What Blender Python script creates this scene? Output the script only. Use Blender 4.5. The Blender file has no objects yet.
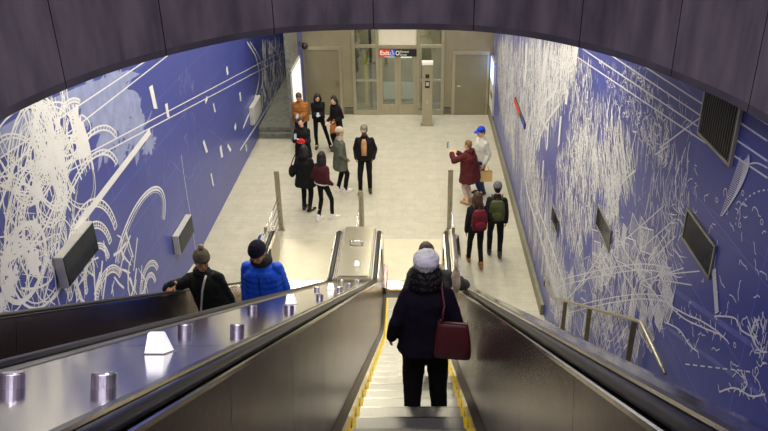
import bpy, bmesh, math, random
from math import sin, cos, tan, pi, radians, sqrt
from mathutils import Vector as V, Matrix, Euler, noise
random.seed(7)
SC = bpy.context.scene
COL = SC.collection

# ---------------------------------------------------------------- materials
MATS = {}
def lin(c):
    c = c/255.0
    return c/12.92 if c <= .04045 else ((c+.055)/1.055)**2.4
def rgb(r, g, b): return (lin(r), lin(g), lin(b), 1)
def mat(name, col, rough=.5, metal=0., bump=0., bscale=40., var=0., vscale=6., stretch=None, spec=.5, emit=0., coat=0., trans=0., sheen=0.):
    if name in MATS: return MATS[name]
    m = bpy.data.materials.new(name); m.use_nodes = True
    nt = m.node_tree; b = nt.nodes['Principled BSDF']
    b.inputs['Base Color'].default_value = col
    b.inputs['Roughness'].default_value = rough
    b.inputs['Metallic'].default_value = metal
    b.inputs['Specular IOR Level'].default_value = spec
    b.inputs['Coat Weight'].default_value = coat
    b.inputs['Sheen Weight'].default_value = sheen
    if trans:
        b.inputs['Transmission Weight'].default_value = trans
    if emit:
        b.inputs['Emission Color'].default_value = col; b.inputs['Emission Strength'].default_value = emit
    if var or bump:
        tc = nt.nodes.new('ShaderNodeTexCoord'); mp = nt.nodes.new('ShaderNodeMapping')
        nt.links.new(tc.outputs['Object'], mp.inputs['Vector'])
        if stretch: mp.inputs['Scale'].default_value = stretch
    if var:
        n = nt.nodes.new('ShaderNodeTexNoise'); n.inputs['Scale'].default_value = vscale; n.inputs['Detail'].default_value = 6
        nt.links.new(mp.outputs['Vector'], n.inputs['Vector'])
        r = nt.nodes.new('ShaderNodeValToRGB')
        r.color_ramp.elements[0].position = .3; r.color_ramp.elements[1].position = .72
        r.color_ramp.elements[0].color = [max(0, c*(1-var)) for c in col[:3]]+[1]
        r.color_ramp.elements[1].color = [min(1, c*(1+var)) for c in col[:3]]+[1]
        nt.links.new(n.outputs['Fac'], r.inputs['Fac']); nt.links.new(r.outputs['Color'], b.inputs['Base Color'])
    if bump:
        n2 = nt.nodes.new('ShaderNodeTexNoise'); n2.inputs['Scale'].default_value = bscale; n2.inputs['Detail'].default_value = 4
        nt.links.new(mp.outputs['Vector'], n2.inputs['Vector'])
        bp = nt.nodes.new('ShaderNodeBump'); bp.inputs['Strength'].default_value = bump; bp.inputs['Distance'].default_value = .01
        nt.links.new(n2.outputs['Fac'], bp.inputs['Height']); nt.links.new(bp.outputs['Normal'], b.inputs['Normal'])
    MATS[name] = m
    return m

def fabric(name, col, rough=.85): return mat('fabric_'+name, col, rough, bump=.35, bscale=60, var=.22, vscale=9, spec=.2)

M_steel   = mat('brushed_steel_panel', (.30,.250,.258,1), .27, 1, bump=.06, bscale=10, var=.14, vscale=1.2, stretch=(1,1.0,3.5))
M_deck    = mat('satin_steel_deck', (.62,.60,.58,1), .13, 1, bump=.02, bscale=3, var=.06, vscale=2)
M_trim    = mat('bright_steel_trim', (.86,.84,.80,1), .16, 1, var=.03)
M_dsteel  = mat('dull_olive_steel', (.30,.29,.25,1), .30, 1, var=.12, vscale=4)
M_rubber  = mat('black_handrail_rubber', (.010,.010,.010,1), .34, 0, var=.1, spec=.35)
M_knob    = mat('turned_steel_knob', (.86,.80,.90,1), .30, 1, var=.04)
M_fascia  = mat('dark_granite_panel', (.150,.124,.142,1), .42, 0, var=.42, vscale=2.6, stretch=(2.2,2.2,.5), bump=.04, bscale=80, spec=.4)
M_joint   = mat('dark_joint', (.006,.005,.007,1), .8, var=.05)
M_fedge   = mat('granite_edge_band', (.085,.072,.086,1), .5, var=.3, vscale=3)
M_bwall   = mat('pale_metal_cladding', (.27,.24,.165,1), .38, .35, var=.08, vscale=3, bump=.03, bscale=30)
M_bdoor   = mat('warm_metal_door', (.235,.21,.14,1), .34, .4, var=.06, vscale=2)
M_frame   = mat('satin_metal_frame', (.40,.365,.27,1), .30, .6, var=.05)
M_granite = mat('dark_grey_granite', (.17,.175,.155,1), .32, 0, var=.35, vscale=8)
M_white   = mat('white_lacquer', (.86,.86,.83,1), .35, var=.03)
M_grey    = mat('light_grey_casing', (.50,.50,.50,1), .45, .2, var=.08)
M_screen  = mat('dark_screen_glass', (.012,.016,.03,1), .10, 0, var=.3, vscale=2, spec=.06)
M_black   = mat('black_plastic', (.01,.01,.012,1), .4, var=.1)
M_yellow  = mat('yellow_step_edge', rgb(240,205,30), .5, var=.1, vscale=20)
M_red     = mat('red_sign_face', rgb(214,52,44), .5, var=.04)
M_blue    = mat('blue_sign_face', rgb(40,80,190), .5, var=.04)
M_signw   = mat('white_sign_print', (.85,.85,.82,1), .5, var=.02)
M_ceiling = mat('pale_ceiling', (.62,.60,.56,1), .8, var=.05)
M_conc    = mat('grey_concrete', (.30,.29,.27,1), .8, var=.15)
M_louvre  = mat('dark_bronze_louvre', (.045,.042,.028,1), .5, .5, var=.15)
M_reveal  = mat('elevator_interior', (.26,.22,.14,1), .7, var=.15, vscale=1.5)

def glass(name, tint, fac):
    m = bpy.data.materials.new(name); m.use_nodes = True; nt = m.node_tree
    nt.nodes.remove(nt.nodes['Principled BSDF']); out = nt.nodes['Material Output']
    t = nt.nodes.new('ShaderNodeBsdfTransparent'); t.inputs['Color'].default_value = tint
    g = nt.nodes.new('ShaderNodeBsdfGlossy'); g.inputs['Roughness'].default_value = .05
    mx = nt.nodes.new('ShaderNodeMixShader'); mx.inputs['Fac'].default_value = fac
    nt.links.new(t.outputs[0], mx.inputs[1]); nt.links.new(g.outputs[0], mx.inputs[2]); nt.links.new(mx.outputs[0], out.inputs['Surface'])
    MATS[name] = m; return m
M_glass = glass('clear_glass', (.80,.86,.84,1), .16)

def floor_material():
    m = bpy.data.materials.new('pale_stone_tiles'); m.use_nodes = True; nt = m.node_tree; b = nt.nodes['Principled BSDF']
    tc = nt.nodes.new('ShaderNodeTexCoord')
    br = nt.nodes.new('ShaderNodeTexBrick')
    br.inputs['Scale'].default_value = 1; br.inputs['Brick Width'].default_value = .61; br.inputs['Row Height'].default_value = .305
    br.inputs['Mortar Size'].default_value = .006; br.inputs['Mortar Smooth'].default_value = .3
    br.inputs['Color1'].default_value = (.50,.485,.415,1); br.inputs['Color2'].default_value = (.485,.47,.40,1); br.inputs['Mortar'].default_value = (.40,.38,.32,1)
    nt.links.new(tc.outputs['Object'], br.inputs['Vector'])
    n = nt.nodes.new('ShaderNodeTexNoise'); n.inputs['Scale'].default_value = 3.2; n.inputs['Detail'].default_value = 9; n.inputs['Roughness'].default_value = .72
    nt.links.new(tc.outputs['Object'], n.inputs['Vector'])
    r = nt.nodes.new('ShaderNodeValToRGB'); r.color_ramp.elements[0].position = .3; r.color_ramp.elements[1].position = .7
    r.color_ramp.elements[0].color = (.82,.82,.80,1); r.color_ramp.elements[1].color = (1.06,1.06,1.04,1)
    nt.links.new(n.outputs['Fac'], r.inputs['Fac'])
    mx = nt.nodes.new('ShaderNodeMix'); mx.data_type = 'RGBA'; mx.blend_type = 'MULTIPLY'; mx.inputs[0].default_value = 1
    nt.links.new(br.outputs['Color'], mx.inputs[6]); nt.links.new(r.outputs['Color'], mx.inputs[7])
    nt.links.new(mx.outputs[2], b.inputs['Base Color'])
    b.inputs['Roughness'].default_value = .42; b.inputs['Specular IOR Level'].default_value = .35
    return m
M_floor = floor_material()

def step_material():
    m = bpy.data.materials.new('grooved_step_tread'); m.use_nodes = True; nt = m.node_tree; b = nt.nodes['Principled BSDF']
    tc = nt.nodes.new('ShaderNodeTexCoord')
    w = nt.nodes.new('ShaderNodeTexWave'); w.bands_direction = 'X'; w.inputs['Scale'].default_value = 28; w.inputs['Distortion'].default_value = 0
    nt.links.new(tc.outputs['Object'], w.inputs['Vector'])
    r = nt.nodes.new('ShaderNodeValToRGB'); r.color_ramp.elements[0].color = (.26,.26,.245,1); r.color_ramp.elements[1].color = (.37,.37,.345,1)
    nt.links.new(w.outputs['Fac'], r.inputs['Fac'])
    nt.links.new(r.outputs['Color'], b.inputs['Base Color'])
    bp = nt.nodes.new('ShaderNodeBump'); bp.inputs['Strength'].default_value = .12; bp.inputs['Distance'].default_value = .003
    nt.links.new(w.outputs['Fac'], bp.inputs['Height']); nt.links.new(bp.outputs['Normal'], b.inputs['Normal'])
    b.inputs['Metallic'].default_value = .75; b.inputs['Roughness'].default_value = .36
    return m
M_step = step_material()

def wall_material(name, col):
    m = bpy.data.materials.new(name); m.use_nodes = True; nt = m.node_tree; b = nt.nodes['Principled BSDF']
    tc = nt.nodes.new('ShaderNodeTexCoord'); mp = nt.nodes.new('ShaderNodeMapping')
    sp = nt.nodes.new('ShaderNodeSeparateXYZ'); cb = nt.nodes.new('ShaderNodeCombineXYZ')
    nt.links.new(tc.outputs['Object'], sp.inputs[0]); nt.links.new(sp.outputs['Y'], cb.inputs['X']); nt.links.new(sp.outputs['Z'], cb.inputs['Y'])
    br = nt.nodes.new('ShaderNodeTexBrick'); br.offset = 0
    br.inputs['Scale'].default_value = 1; br.inputs['Brick Width'].default_value = 1.5; br.inputs['Row Height'].default_value = .75
    br.inputs['Mortar Size'].default_value = .004; br.inputs['Mortar Smooth'].default_value = .2
    c2 = [c*.92 for c in col[:3]]+[1]; cm = [c*1.9+.012 for c in col[:3]]+[1]
    br.inputs['Color1'].default_value = col; br.inputs['Color2'].default_value = c2; br.inputs['Mortar'].default_value = cm
    nt.links.new(cb.outputs[0], br.inputs['Vector']); nt.links.new(br.outputs['Color'], b.inputs['Base Color'])
    b.inputs['Roughness'].default_value = .28; b.inputs['Specular IOR Level'].default_value = .3
    return m
M_mural  = wall_material('blue_mural_tile', (.064,.081,.335,1))
M_mwhite = mat('mural_white_print', (.76,.77,.82,1), .3, var=.05, vscale=3, spec=.3)
M_mlav   = mat('mural_lavender_print', (.27,.31,.55,1), .3, var=.15, vscale=5, spec=.3)
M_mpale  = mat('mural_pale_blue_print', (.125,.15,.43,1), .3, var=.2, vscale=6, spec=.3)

# ---------------------------------------------------------------- object helpers
def link(name, me, material=None, parent=None, smooth=False):
    o = bpy.data.objects.new(name, me); COL.objects.link(o)
    if material and not me.materials: me.materials.append(material)
    if parent: o.parent = parent
    if smooth:
        for p in me.polygons: p.use_smooth = True
    return o
def tag(o, label=None, cat=None, group=None, kind=None):
    if label: o['label'] = label
    if cat: o['category'] = cat
    if group: o['group'] = group
    if kind: o['kind'] = kind
    return o
def thing(name, label, cat, loc=(0,0,0), rz=0, group=None):
    o = bpy.data.objects.new(name, None); COL.objects.link(o); o.empty_display_size = .1
    o.location = loc; o.rotation_euler = (0,0,rz)
    return tag(o, label, cat, group)

class MB:
    def __init__(s): s.v=[]; s.f=[]; s.mi=[]
    def quad(s, a, b, c, d, m=0):
        n=len(s.v); s.v += [tuple(a),tuple(b),tuple(c),tuple(d)]; s.f.append((n,n+1,n+2,n+3)); s.mi.append(m)
    def poly(s, pts, m=0):
        n=len(s.v); s.v += [tuple(p) for p in pts]; s.f.append(tuple(range(n,n+len(pts)))); s.mi.append(m)
    def box(s, x0,x1,y0,y1,z0,z1, m=0):
        n=len(s.v)
        s.v += [(x0,y0,z0),(x1,y0,z0),(x1,y1,z0),(x0,y1,z0),(x0,y0,z1),(x1,y0,z1),(x1,y1,z1),(x0,y1,z1)]
        for q in ((3,2,1,0),(4,5,6,7),(0,1,5,4),(1,2,6,5),(2,3,7,6),(3,0,4,7)):
            s.f.append(tuple(n+i for i in q)); s.mi.append(m)
        return s
    def loft(s, rings, m=0, caps=True, close=True):
        n=len(s.v); k=len(rings[0])
        for r in rings: s.v += [tuple(p) for p in r]
        for i in range(len(rings)-1):
            for j in range(k if close else k-1):
                a=n+i*k+j; b=n+i*k+(j+1)%k
                s.f.append((a,b,b+k,a+k)); s.mi.append(m)
        if caps:
            s.f.append(tuple(n+j for j in reversed(range(k)))); s.mi.append(m)
            e=n+(len(rings)-1)*k
            s.f.append(tuple(e+j for j in range(k))); s.mi.append(m)
        return s
    def cyl(s, p, r, h, n=20, r2=None, m=0, ax=V((0,0,1))):
        r2 = r if r2 is None else r2
        return s.tube([V(p), V(p)+ax*h], [r, r2], n, m)
    def tube(s, pts, rad, n=10, m=0):
        pts=[V(p) for p in pts]
        if not isinstance(rad,(list,tuple)): rad=[rad]*len(pts)
        rings=[]; up=None
        for i,p in enumerate(pts):
            d=(pts[min(i+1,len(pts)-1)]-pts[max(i-1,0)]).normalized()
            if up is None:
                up = d.orthogonal().normalized()
            else:
                up=(up-d*up.dot(d))
                up = up.normalized() if up.length>1e-6 else d.orthogonal().normalized()
            w=d.cross(up)
            rings.append([p+up*(rad[i]*cos(2*pi*k/n))+w*(rad[i]*sin(2*pi*k/n)) for k in range(n)])
        return s.loft(rings,m)
    def ell(s, c, r, R=None, n=14, k=9, m=0):
        c=V(c); rings=[]
        for i in range(1,k):
            t=pi*i/k; ring=[]
            for j in range(n):
                a=2*pi*j/n
                p=V((r[0]*sin(t)*cos(a), r[1]*sin(t)*sin(a), -r[2]*cos(t)))
                if R: p=R@p
                ring.append(c+p)
            rings.append(ring)
        return s.loft(rings,m)
    def cap(s, a, ra, b, rb, n=12):
        a=V(a); b=V(b); d=(b-a)
        if d.length<1e-5: return s.ell(a,(ra,ra,ra))
        L=d.length; d/=L; u=d.orthogonal().normalized(); w=d.cross(u); rings=[]
        for i in (-75,-50,-25,0):
            t=radians(i); rr=ra*cos(t); rings.append([a+d*(ra*sin(t))+u*(rr*cos(2*pi*k/n))+w*(rr*sin(2*pi*k/n)) for k in range(n)])
        for i in (0,25,50,75):
            t=radians(i); rr=rb*cos(t); rings.append([b+d*(rb*sin(t))+u*(rr*cos(2*pi*k/n))+w*(rr*sin(2*pi*k/n)) for k in range(n)])
        return s.loft(rings)
    def chain(s, pts, rad, n=12):
        for i in range(len(pts)-1): s.cap(pts[i],rad[i],pts[i+1],rad[i+1],n)
        return s
    def mesh(s, name, mats):
        me=bpy.data.meshes.new(name); me.from_pydata(s.v,[],s.f)
        for m in mats: me.materials.append(m)
        for p,i in zip(me.polygons,s.mi): p.material_index=i
        bm=bmesh.new(); bm.from_mesh(me); bmesh.ops.recalc_face_normals(bm,faces=bm.faces); bm.to_mesh(me); bm.free()
        return me
    def build(s, name, m, parent=None, smooth=False, bevel=0):
        mats = m if isinstance(m,(list,tuple)) else [m]
        me=s.mesh(name,mats)
        if bevel:
            bm=bmesh.new(); bm.from_mesh(me)
            bmesh.ops.remove_doubles(bm,verts=bm.verts,dist=1e-5)
            es=[e for e in bm.edges if len(e.link_faces)==2 and e.calc_face_angle(0)>.6]
            bmesh.ops.bevel(bm,geom=es,offset=bevel,segments=2,affect='EDGES',clamp_overlap=True)
            bm.to_mesh(me); bm.free()
        o=link(name,me,None,parent,smooth)
        return o
    def fuse(s, name, m, parent, voxel=.012, it=3, fold=0, fscale=9, quilt=0, qstep=.085):
        """one continuous surface grown round every closed piece"""
        me=s.mesh(name,[m]); tmp=bpy.data.objects.new('tmp',me); COL.objects.link(tmp)
        r=tmp.modifiers.new('r','REMESH'); r.mode='VOXEL'; r.voxel_size=voxel; r.use_smooth_shade=True
        if it:
            sm=tmp.modifiers.new('s','SMOOTH'); sm.iterations=it; sm.factor=.5
        dg=bpy.context.evaluated_depsgraph_get()
        nm=bpy.data.meshes.new_from_object(tmp.evaluated_get(dg)); bpy.data.objects.remove(tmp)
        nm.name=name
        if fold or quilt:
            nor=[v.normal.copy() for v in nm.vertices]
            for v,nn in zip(nm.vertices,nor):
                d=0
                if fold: d+=fold*(noise.noise(V((v.co.x*fscale,v.co.y*fscale,v.co.z*fscale*.55)))+.5*noise.noise(v.co*fscale*2.2))
                if quilt: d+=quilt*(abs(sin(v.co.z*pi/qstep))**.6-.6)
                v.co+=nn*d
        nm.materials.clear(); nm.materials.append(m)
        for p in nm.polygons: p.use_smooth=True; p.material_index=0
        return link(name,nm,None,parent)

# ---------------------------------------------------------------- camera
F=757.0; PITCH=radians(26.7); CX=415.0; CY=215.5; HC=8.0
cam=bpy.data.cameras.new('camera'); co=bpy.data.objects.new('camera',cam); COL.objects.link(co)
cam.sensor_fit='HORIZONTAL'; cam.sensor_width=36; cam.lens=F/768*36; cam.shift_x=-(CX-384)/768; cam.shift_y=0; cam.clip_start=.05
co.location=(0,0,HC); co.rotation_euler=(pi/2-PITCH,0,0); SC.camera=co
def ray(x,y):
    a=(x-CX)/F; b=(CY-y)/F
    return V((a, cos(PITCH)+b*sin(PITCH), -sin(PITCH)+b*cos(PITCH)))
def on_x(x,y,X):
    d=ray(x,y); return V((0,0,HC))+d*(X/d.x)
def on_y(x,y,Y):
    d=ray(x,y); return V((0,0,HC))+d*(Y/d.y)
def on_z(x,y,z):
    d=ray(x,y); return V((0,0,HC))+d*((z-HC)/d.z)

# ---------------------------------------------------------------- setting
XL,XR,YB,ZC=-4.62,2.40,23.1,6.3
def struct(name,mb,m): return tag(mb.build(name,m),kind='structure')

YEND=12.68
f=MB(); T=.2
f.box(XL,XR+.2,YEND,YB+.05,-T,0); f.box(.90,XR+.2,8.0,YEND,-T,0); f.box(XL,-2.93,3,YEND,-T,0); f.box(XL,-3.55,YB+.05,29,-T,0)
struct('floor',f,M_floor)

# --- murals: printed marks as thin relief on the tiled wall, one mesh with the wall
class Mural(MB):
    def __init__(s,X,sg): super().__init__(); s.X=X; s.sg=sg; s.k=0
    def P(s,x,y): p=on_x(x,y,s.X); return (p.y,p.z)
    def off(s,l): return s.X+s.sg*(.002+l*.0012)
    def rib(s,pts,w,m=1,l=1,taper=False):
        s.k+=1; x=s.X+s.sg*(.0010+(.0012 if l>=1 else 0)+(.0040 if l>1 else 0)+(s.k%500)*7e-6)
        n=len(pts); L=[]; R=[]
        for i in range(n):
            a=pts[max(i-1,0)]; b=pts[min(i+1,n-1)]
            dx,dy=b[0]-a[0],b[1]-a[1]; q=sqrt(dx*dx+dy*dy) or 1
            ww=w*.5
            if taper: ww*=max(.12,sin(pi*(i+.35)/(n-.3)))
            L.append((x,pts[i][0]-dy/q*ww,pts[i][1]+dx/q*ww)); R.append((x,pts[i][0]+dy/q*ww,pts[i][1]-dx/q*ww))
        for i in range(n-1): s.quad(L[i],L[i+1],R[i+1],R[i],m)
    def patch(s,pts,m=1,l=1):
        s.k+=1; x=s.X+s.sg*(.0010+(.0012 if l>=1 else 0)+(.0040 if l>1 else 0)+(s.k%500)*7e-6); s.poly([(x,a,b) for a,b in pts],m)
    def line(s,p,q,w,m=1,l=1): s.rib([s.P(*p),s.P(*q)],w,m,l)
    def curve(s,pp,w,m=1,l=1,n=7,px=True,taper=False):
        q=[s.P(*p) for p in pp] if px else pp
        out=[]
        for i in range(len(q)-1):
            p0,p1,p2,p3=q[max(i-1,0)],q[i],q[i+1],q[min(i+2,len(q)-1)]
            for t in range(n):
                t/=n
                out.append(tuple(.5*(2*p1[c]+(p2[c]-p0[c])*t+(2*p0[c]-5*p1[c]+4*p2[c]-p3[c])*t*t+(3*p1[c]-p0[c]-3*p2[c]+p3[c])*t**3) for c in (0,1)))
        out.append(q[-1]); s.rib(out,w,m,l,taper); return out
    def arc(s,c,rx,ry,a0,a1,w,rot=0,m=1,l=1,n=26,ladder=0):
        def pt(a,k=1):
            x=rx*k*cos(a); y=ry*k*sin(a); return (c[0]+x*cos(rot)-y*sin(rot), c[1]+x*sin(rot)+y*cos(rot))
        A=[a0+(a1-a0)*i/n for i in range(n+1)]
        s.rib([pt(a) for a in A],w,m,l)
        if ladder:
            k=1-ladder
            s.rib([pt(a,k) for a in A],w,m,l)
            for a in A[::1]: s.rib([pt(a,k),pt(a)],w*.8,m,l)
    def spots(s,poly,n):
        xs=[p[0] for p in poly]; ys=[p[1] for p in poly]; out=[]
        while len(out)<n:
            x=random.uniform(min(xs),max(xs)); y=random.uniform(min(ys),max(ys)); ins=False; j=len(poly)-1
            for i in range(len(poly)):
                xi,yi=poly[i]; xj,yj=poly[j]
                if (yi>y)!=(yj>y) and x<(xj-xi)*(y-yi)/(yj-yi)+xi: ins=not ins
                j=i
            if ins: out.append((x,y))
        return out
    def strokes(s,poly,n,ang,jit,l0,l1,w0,w1,m=1,bend=.15,l=1):
        for p in s.spots(poly,n):
            u,v=s.P(*p); a=ang+random.gauss(0,jit); L=random.uniform(l0,l1)*.5
            b=random.gauss(0,bend)*L
            du,dv=cos(a)*L,sin(a)*L
            s.rib([(u-du,v-dv),(u-dv/L*b,v+du/L*b),(u+du,v+dv)],random.uniform(w0,w1),m,l,taper=random.random()<.6)
    def splat(s,c,r,m,l=1,n=40,amp=.5,sx=1,rot=0):
        sd=random.random()*100; pts=[]
        for i in range(n):
            a=2*pi*i/n; k=r*(1+amp*noise.noise(V((cos(a)*2.2+sd,sin(a)*2.2,sd)))+amp*.8*noise.noise(V((cos(a)*7+sd,sin(a)*7,3))))
            x,y=k*cos(a)*sx,k*sin(a); pts.append((c[0]+x*cos(rot)-y*sin(rot),c[1]+x*sin(rot)+y*cos(rot)))
        s.patch(pts,m,l)
    def flake(s,p,a,b,ang):
        u,v=s.P(*p); q=[]
        for x,y in ((-a,-b*.6),(a*.7,-b),(a,b*.8),(-a*.8,b)):
            q.append((u+x*cos(ang)-y*sin(ang),v+x*sin(ang)+y*cos(ang)))
        s.patch(q,1,2)
MM=[M_mural,M_mwhite,M_mlav,M_mpale]

# left wall
w=Mural(XL,1)
w.box(XL-.2,XL,-2,29,-.2,ZC+.02,0)
w.patch([w.P(*p) for p in [(0,128),(40,104),(80,86),(128,70),(140,74),(96,100),(52,124),(0,158)]],2,0)
for c,r,sx in (((118,100),.55,1.1),((105,125),.42,1.2),((135,128),.38,1.2),((92,105),.4,1),((150,142),.2,1.6),((120,150),.16,2)):
    w.splat(w.P(*c),r,2,0,60,.75,sx)
w.strokes([(100,80),(150,110),(160,150),(110,160),(85,120)],60,.3,.5,.15,.6,.01,.05,2)
w.strokes([(130,150),(195,140),(205,190),(190,270),(150,260),(140,200)],46,1.1,.5,.08,.4,.01,.03,3)
w.strokes([(178,70),(192,70),(196,130),(185,150)],26,1.3,.5,.05,.3,.01,.03,2)
for a,b in (((60,168),(300,42)),((63,174),(300,49)),((0,186),(172,52)),((0,158),(150,58))): w.line(a,b,.020)
w.curve([(181,0+155),(186,190),(192,225),(197,262)],.018)
w.line((150,131),(76,228),.12); w.line((196,262),(168,300),.05)
# big swirling arcs
for c,rx,ry,a0,a1,wd,rot,ld in (((36,150),.75,.55,0,6.28,.055,.4,0),((50,128),.62,.36,0,6.28,.05,.7,0),((22,178),1.1,.8,.3,5.2,.07,.2,0),
    ((10,150),.9,.55,-1,3.2,.06,.6,0),((60,205),1.2,.75,.2,3.4,.05,.2,.10),((40,235),.9,.8,-.5,3.9,.06,.9,0),((25,262),.55,.42,0,6.28,.07,.2,0),
    ((95,262),.95,.9,.0,3.1,.045,.1,.12),((95,268),.70,.66,0,3.2,.04,.1,.14),((98,275),.48,.46,0,3.1,.04,.1,.16),((92,220),1.3,.8,.1,2.9,.04,.25,.07),((92,205),1.45,.9,.2,2.7,.04,.3,.06),
    ((150,286),.52,.42,.2,3.0,.03,0,.2),((150,290),.32,.3,0,3.1,.03,0,.25),((142,238),1.35,.62,-.6,2.6,.055,.1,0),((142,238),1.28,.56,-.6,2.6,.03,.1,0),((70,160),.5,.9,0,6.28,.035,.5,0),((110,300),.6,.5,.3,3,.04,0,.2)):
    w.arc(w.P(*c),rx,ry,a0,a1,wd*.62,rot,ladder=ld); w.arc(w.P(*c),rx*.93,ry*.91,a0,a1,wd*.35,rot+.04)
for k in range(34):
    x=random.uniform(0,80); y=random.uniform(120,280)
    w.arc(w.P(x,y),random.uniform(.2,.8),random.uniform(.2,.6),random.uniform(0,3),random.uniform(3.4,6.5),random.uniform(.012,.03),random.uniform(0,3),ladder=random.choice((0,0,.12)))
D1=[(0,165),(42,158),(70,195),(92,222),(82,262),(56,300),(0,312)]
w.strokes(D1,90,.75,.5,.3,1.1,.008,.030); w.strokes(D1,60,2.0,.4,.2,.8,.008,.028)
for k in range(9):
    p=random.choice(w.spots([(0,185),(46,190),(62,215),(40,255),(46,285),(0,305)],1)); w.splat(w.P(*p),random.uniform(.05,.13),1,1,28,.8,random.uniform(1,1.7),random.random()*3)
w.strokes([(20,110),(75,95),(90,170),(40,180)],26,1.75,.12,.5,1.2,.012,.035); w.strokes([(35,130),(60,130),(62,190),(38,190)],46,1.7,.1,.3,.9,.02,.04)
w.strokes([(0,120),(60,110),(70,160),(0,200)],14,.55,.2,.6,1.8,.015,.04)
w.strokes([(60,262),(130,232),(150,290),(80,305)],50,1.2,.7,.2,.8,.02,.05)
for k in range(4): w.strokes([(75,120),(86,125),(88,150),(70,150)],4,1.6,.1,.5,.8,.05,.11)
for p,a,b,g in (((153,98),.10,.26,.2),((167,111),.08,.16,.1),((227,71),.09,.12,.3),((240,97),.08,.14,0),((206,100),.12,.05,.3),((214,108),.05,.14,.3),((205,147),.07,.22,.5),((221,152),.10,.18,.2),((229,148),.06,.2,.8),((235,127),.11,.08,.3),((246,148),.07,.12,.1),((212,180),.05,.2,.2)): w.flake(p,a,b,g)
w.curve([(247,42),(256,58),(259,78),(254,100),(243,128)],.07); w.curve([(250,42),(260,60),(262,82),(256,104)],.04); w.curve([(268,42),(280,60),(276,90),(262,116),(240,150)],.05)
w.curve([(210,130),(232,150)],.03,3); w.curve([(170,160),(190,178),(196,150),(190,110)],.03,3)
w.strokes([(262,45),(300,38),(302,62),(272,118),(262,100)],210,1.35,.45,.15,.55,.05,.13)
w.strokes([(285,38),(306,36),(306,60),(290,70)],60,.6,.5,.1,.5,.03,.08)
tag(w.build('wall_left',MM),kind='structure')

# right wall
w=Mural(XR,-1)
w.box(XR,XR+.2,-2,YB+.1,-.2,9.4,0)
for c,rr,sx in (((560,70),.35,1),((545,90),.4,1),((525,70),.45,1),((510,90),.5,1.3),((515,120),.4,1),((552,118),.3,1),((500,75),.5,1)):
    pass
A1=[(496,42),(578,46),(570,78),(556,105),(540,132),(528,140),(512,132),(500,104)]
w.strokes(A1,1054,1.25,.28,.3,1.2,0.0138,0.0385); w.strokes(A1,442,2.0,.3,.2,.7,0.0110,0.0330)
w.strokes([(494,40),(512,40),(515,160),(500,118)],442,1.4,.35,.2,.7,0.0165,0.0440)
w.strokes([(500,108),(528,135),(552,200),(560,300),(530,240),(512,160)],408,1.35,.22,.3,.9,0.0110,0.0330)
w.strokes([(520,140),(533,140),(540,190),(552,240),(536,220),(526,180)],306,1.5,.25,.2,.6,0.0110,0.0275)
w.curve([(532,112),(526,145),(526,185),(540,235),(556,290)],.09); w.curve([(545,112),(534,150),(533,190),(548,235),(566,290)],.06)
w.curve([(548,130),(540,112),(556,90)],.08); w.curve([(536,150),(545,125),(560,104)],.06)
for p,a,b in (((526,65),.16,.5),((545,68),.12,.35),((576,55),.14,.18),((567,97),.1,.15),((548,137),.07,.3),((540,140),.06,.25),((560,132),.08,.3),((543,170),.06,.22)): w.flake(p,a,b,random.uniform(-.2,.4))
# leafy mid field
w.strokes([(572,55),(592,62),(592,130),(580,175),(566,150),(570,100)],391,1.3,.5,.06,.28,0.0083,0.0248)
w.strokes([(592,105),(606,92),(622,130),(640,150),(628,190),(600,200),(588,160)],170,1.05,.4,.1,.5,0.0083,0.0248)
w.strokes([(556,160),(590,120),(605,160),(592,225),(570,250),(556,215)],561,1.05,.35,.12,.5,0.0110,0.0275)
w.strokes([(600,62),(640,70),(672,120),(668,170),(640,140),(612,100)],357,1.1,.8,.03,.16,0.0055,0.0165)
w.strokes([(570,80),(640,60),(690,110),(700,200),(640,230),(600,220)],289,1.2,.7,.03,.18,0.0044,0.0110)
w.strokes([(606,140),(622,132),(632,150),(632,168),(612,200),(602,180)],80,.72,.1,.3,.8,0.0083,0.0220)
w.curve([(602,140),(606,180),(604,210),(612,250),(640,300)],.022); w.curve([(630,165),(620,190),(618,220),(625,250),(660,300)],.020)
w.curve([(636,170),(622,184),(618,205)],.025); w.strokes([(604,175),(620,175),(618,220),(606,220)],204,1.2,.5,.06,.2,0.0110,0.0220)
w.strokes([(604,215),(618,215),(640,300),(590,330)],170,1.3,.5,.1,.4,0.0066,0.0193)
w.curve([(575,290),(596,262),(610,236)],.016); w.curve([(566,300),(596,270),(612,244)],.014); w.curve([(640,300),(650,262),(668,232)],.014)
# hatched boxes
def hatch(c,wu,hv,rot,n,m=1):
    u,v=w.P(*c)
    def T(x,y): return (u+x*cos(rot)-y*sin(rot), v+x*sin(rot)+y*cos(rot))
    cs=[T(-wu,-hv),T(wu,-hv),T(wu,hv),T(-wu,hv)]
    for i in range(4): w.rib([cs[i],cs[(i+1)%4]],.014,m)
    for i in range(n):
        x=-wu+2*wu*(i+.5)/n; j=random.uniform(-.3,.3)*wu/n
        w.rib([T(x+j,-hv*random.uniform(.8,1)),T(x-j,hv*random.uniform(.8,1))],.009,m)
for k in range(95):
    p=w.spots([(538,262),(592,236),(660,225),(672,300),(655,352),(610,345),(552,322)],1)[0]
    sc=on_x(p[0],p[1],XR).y/10
    hatch(p,random.uniform(.10,.34)*sc,random.uniform(.08,.22)*sc,random.choice((.05,.12,.6,-.4,.2,-.1)),random.randint(5,14))
w.strokes([(540,270),(600,250),(665,260),(668,330),(640,360),(560,330)],260,1.4,.7,.08,.4,0.0044,0.0121)
w.strokes([(540,230),(562,240),(575,330),(556,322)],255,1.35,.25,.2,.6,0.0083,0.0193)
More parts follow.
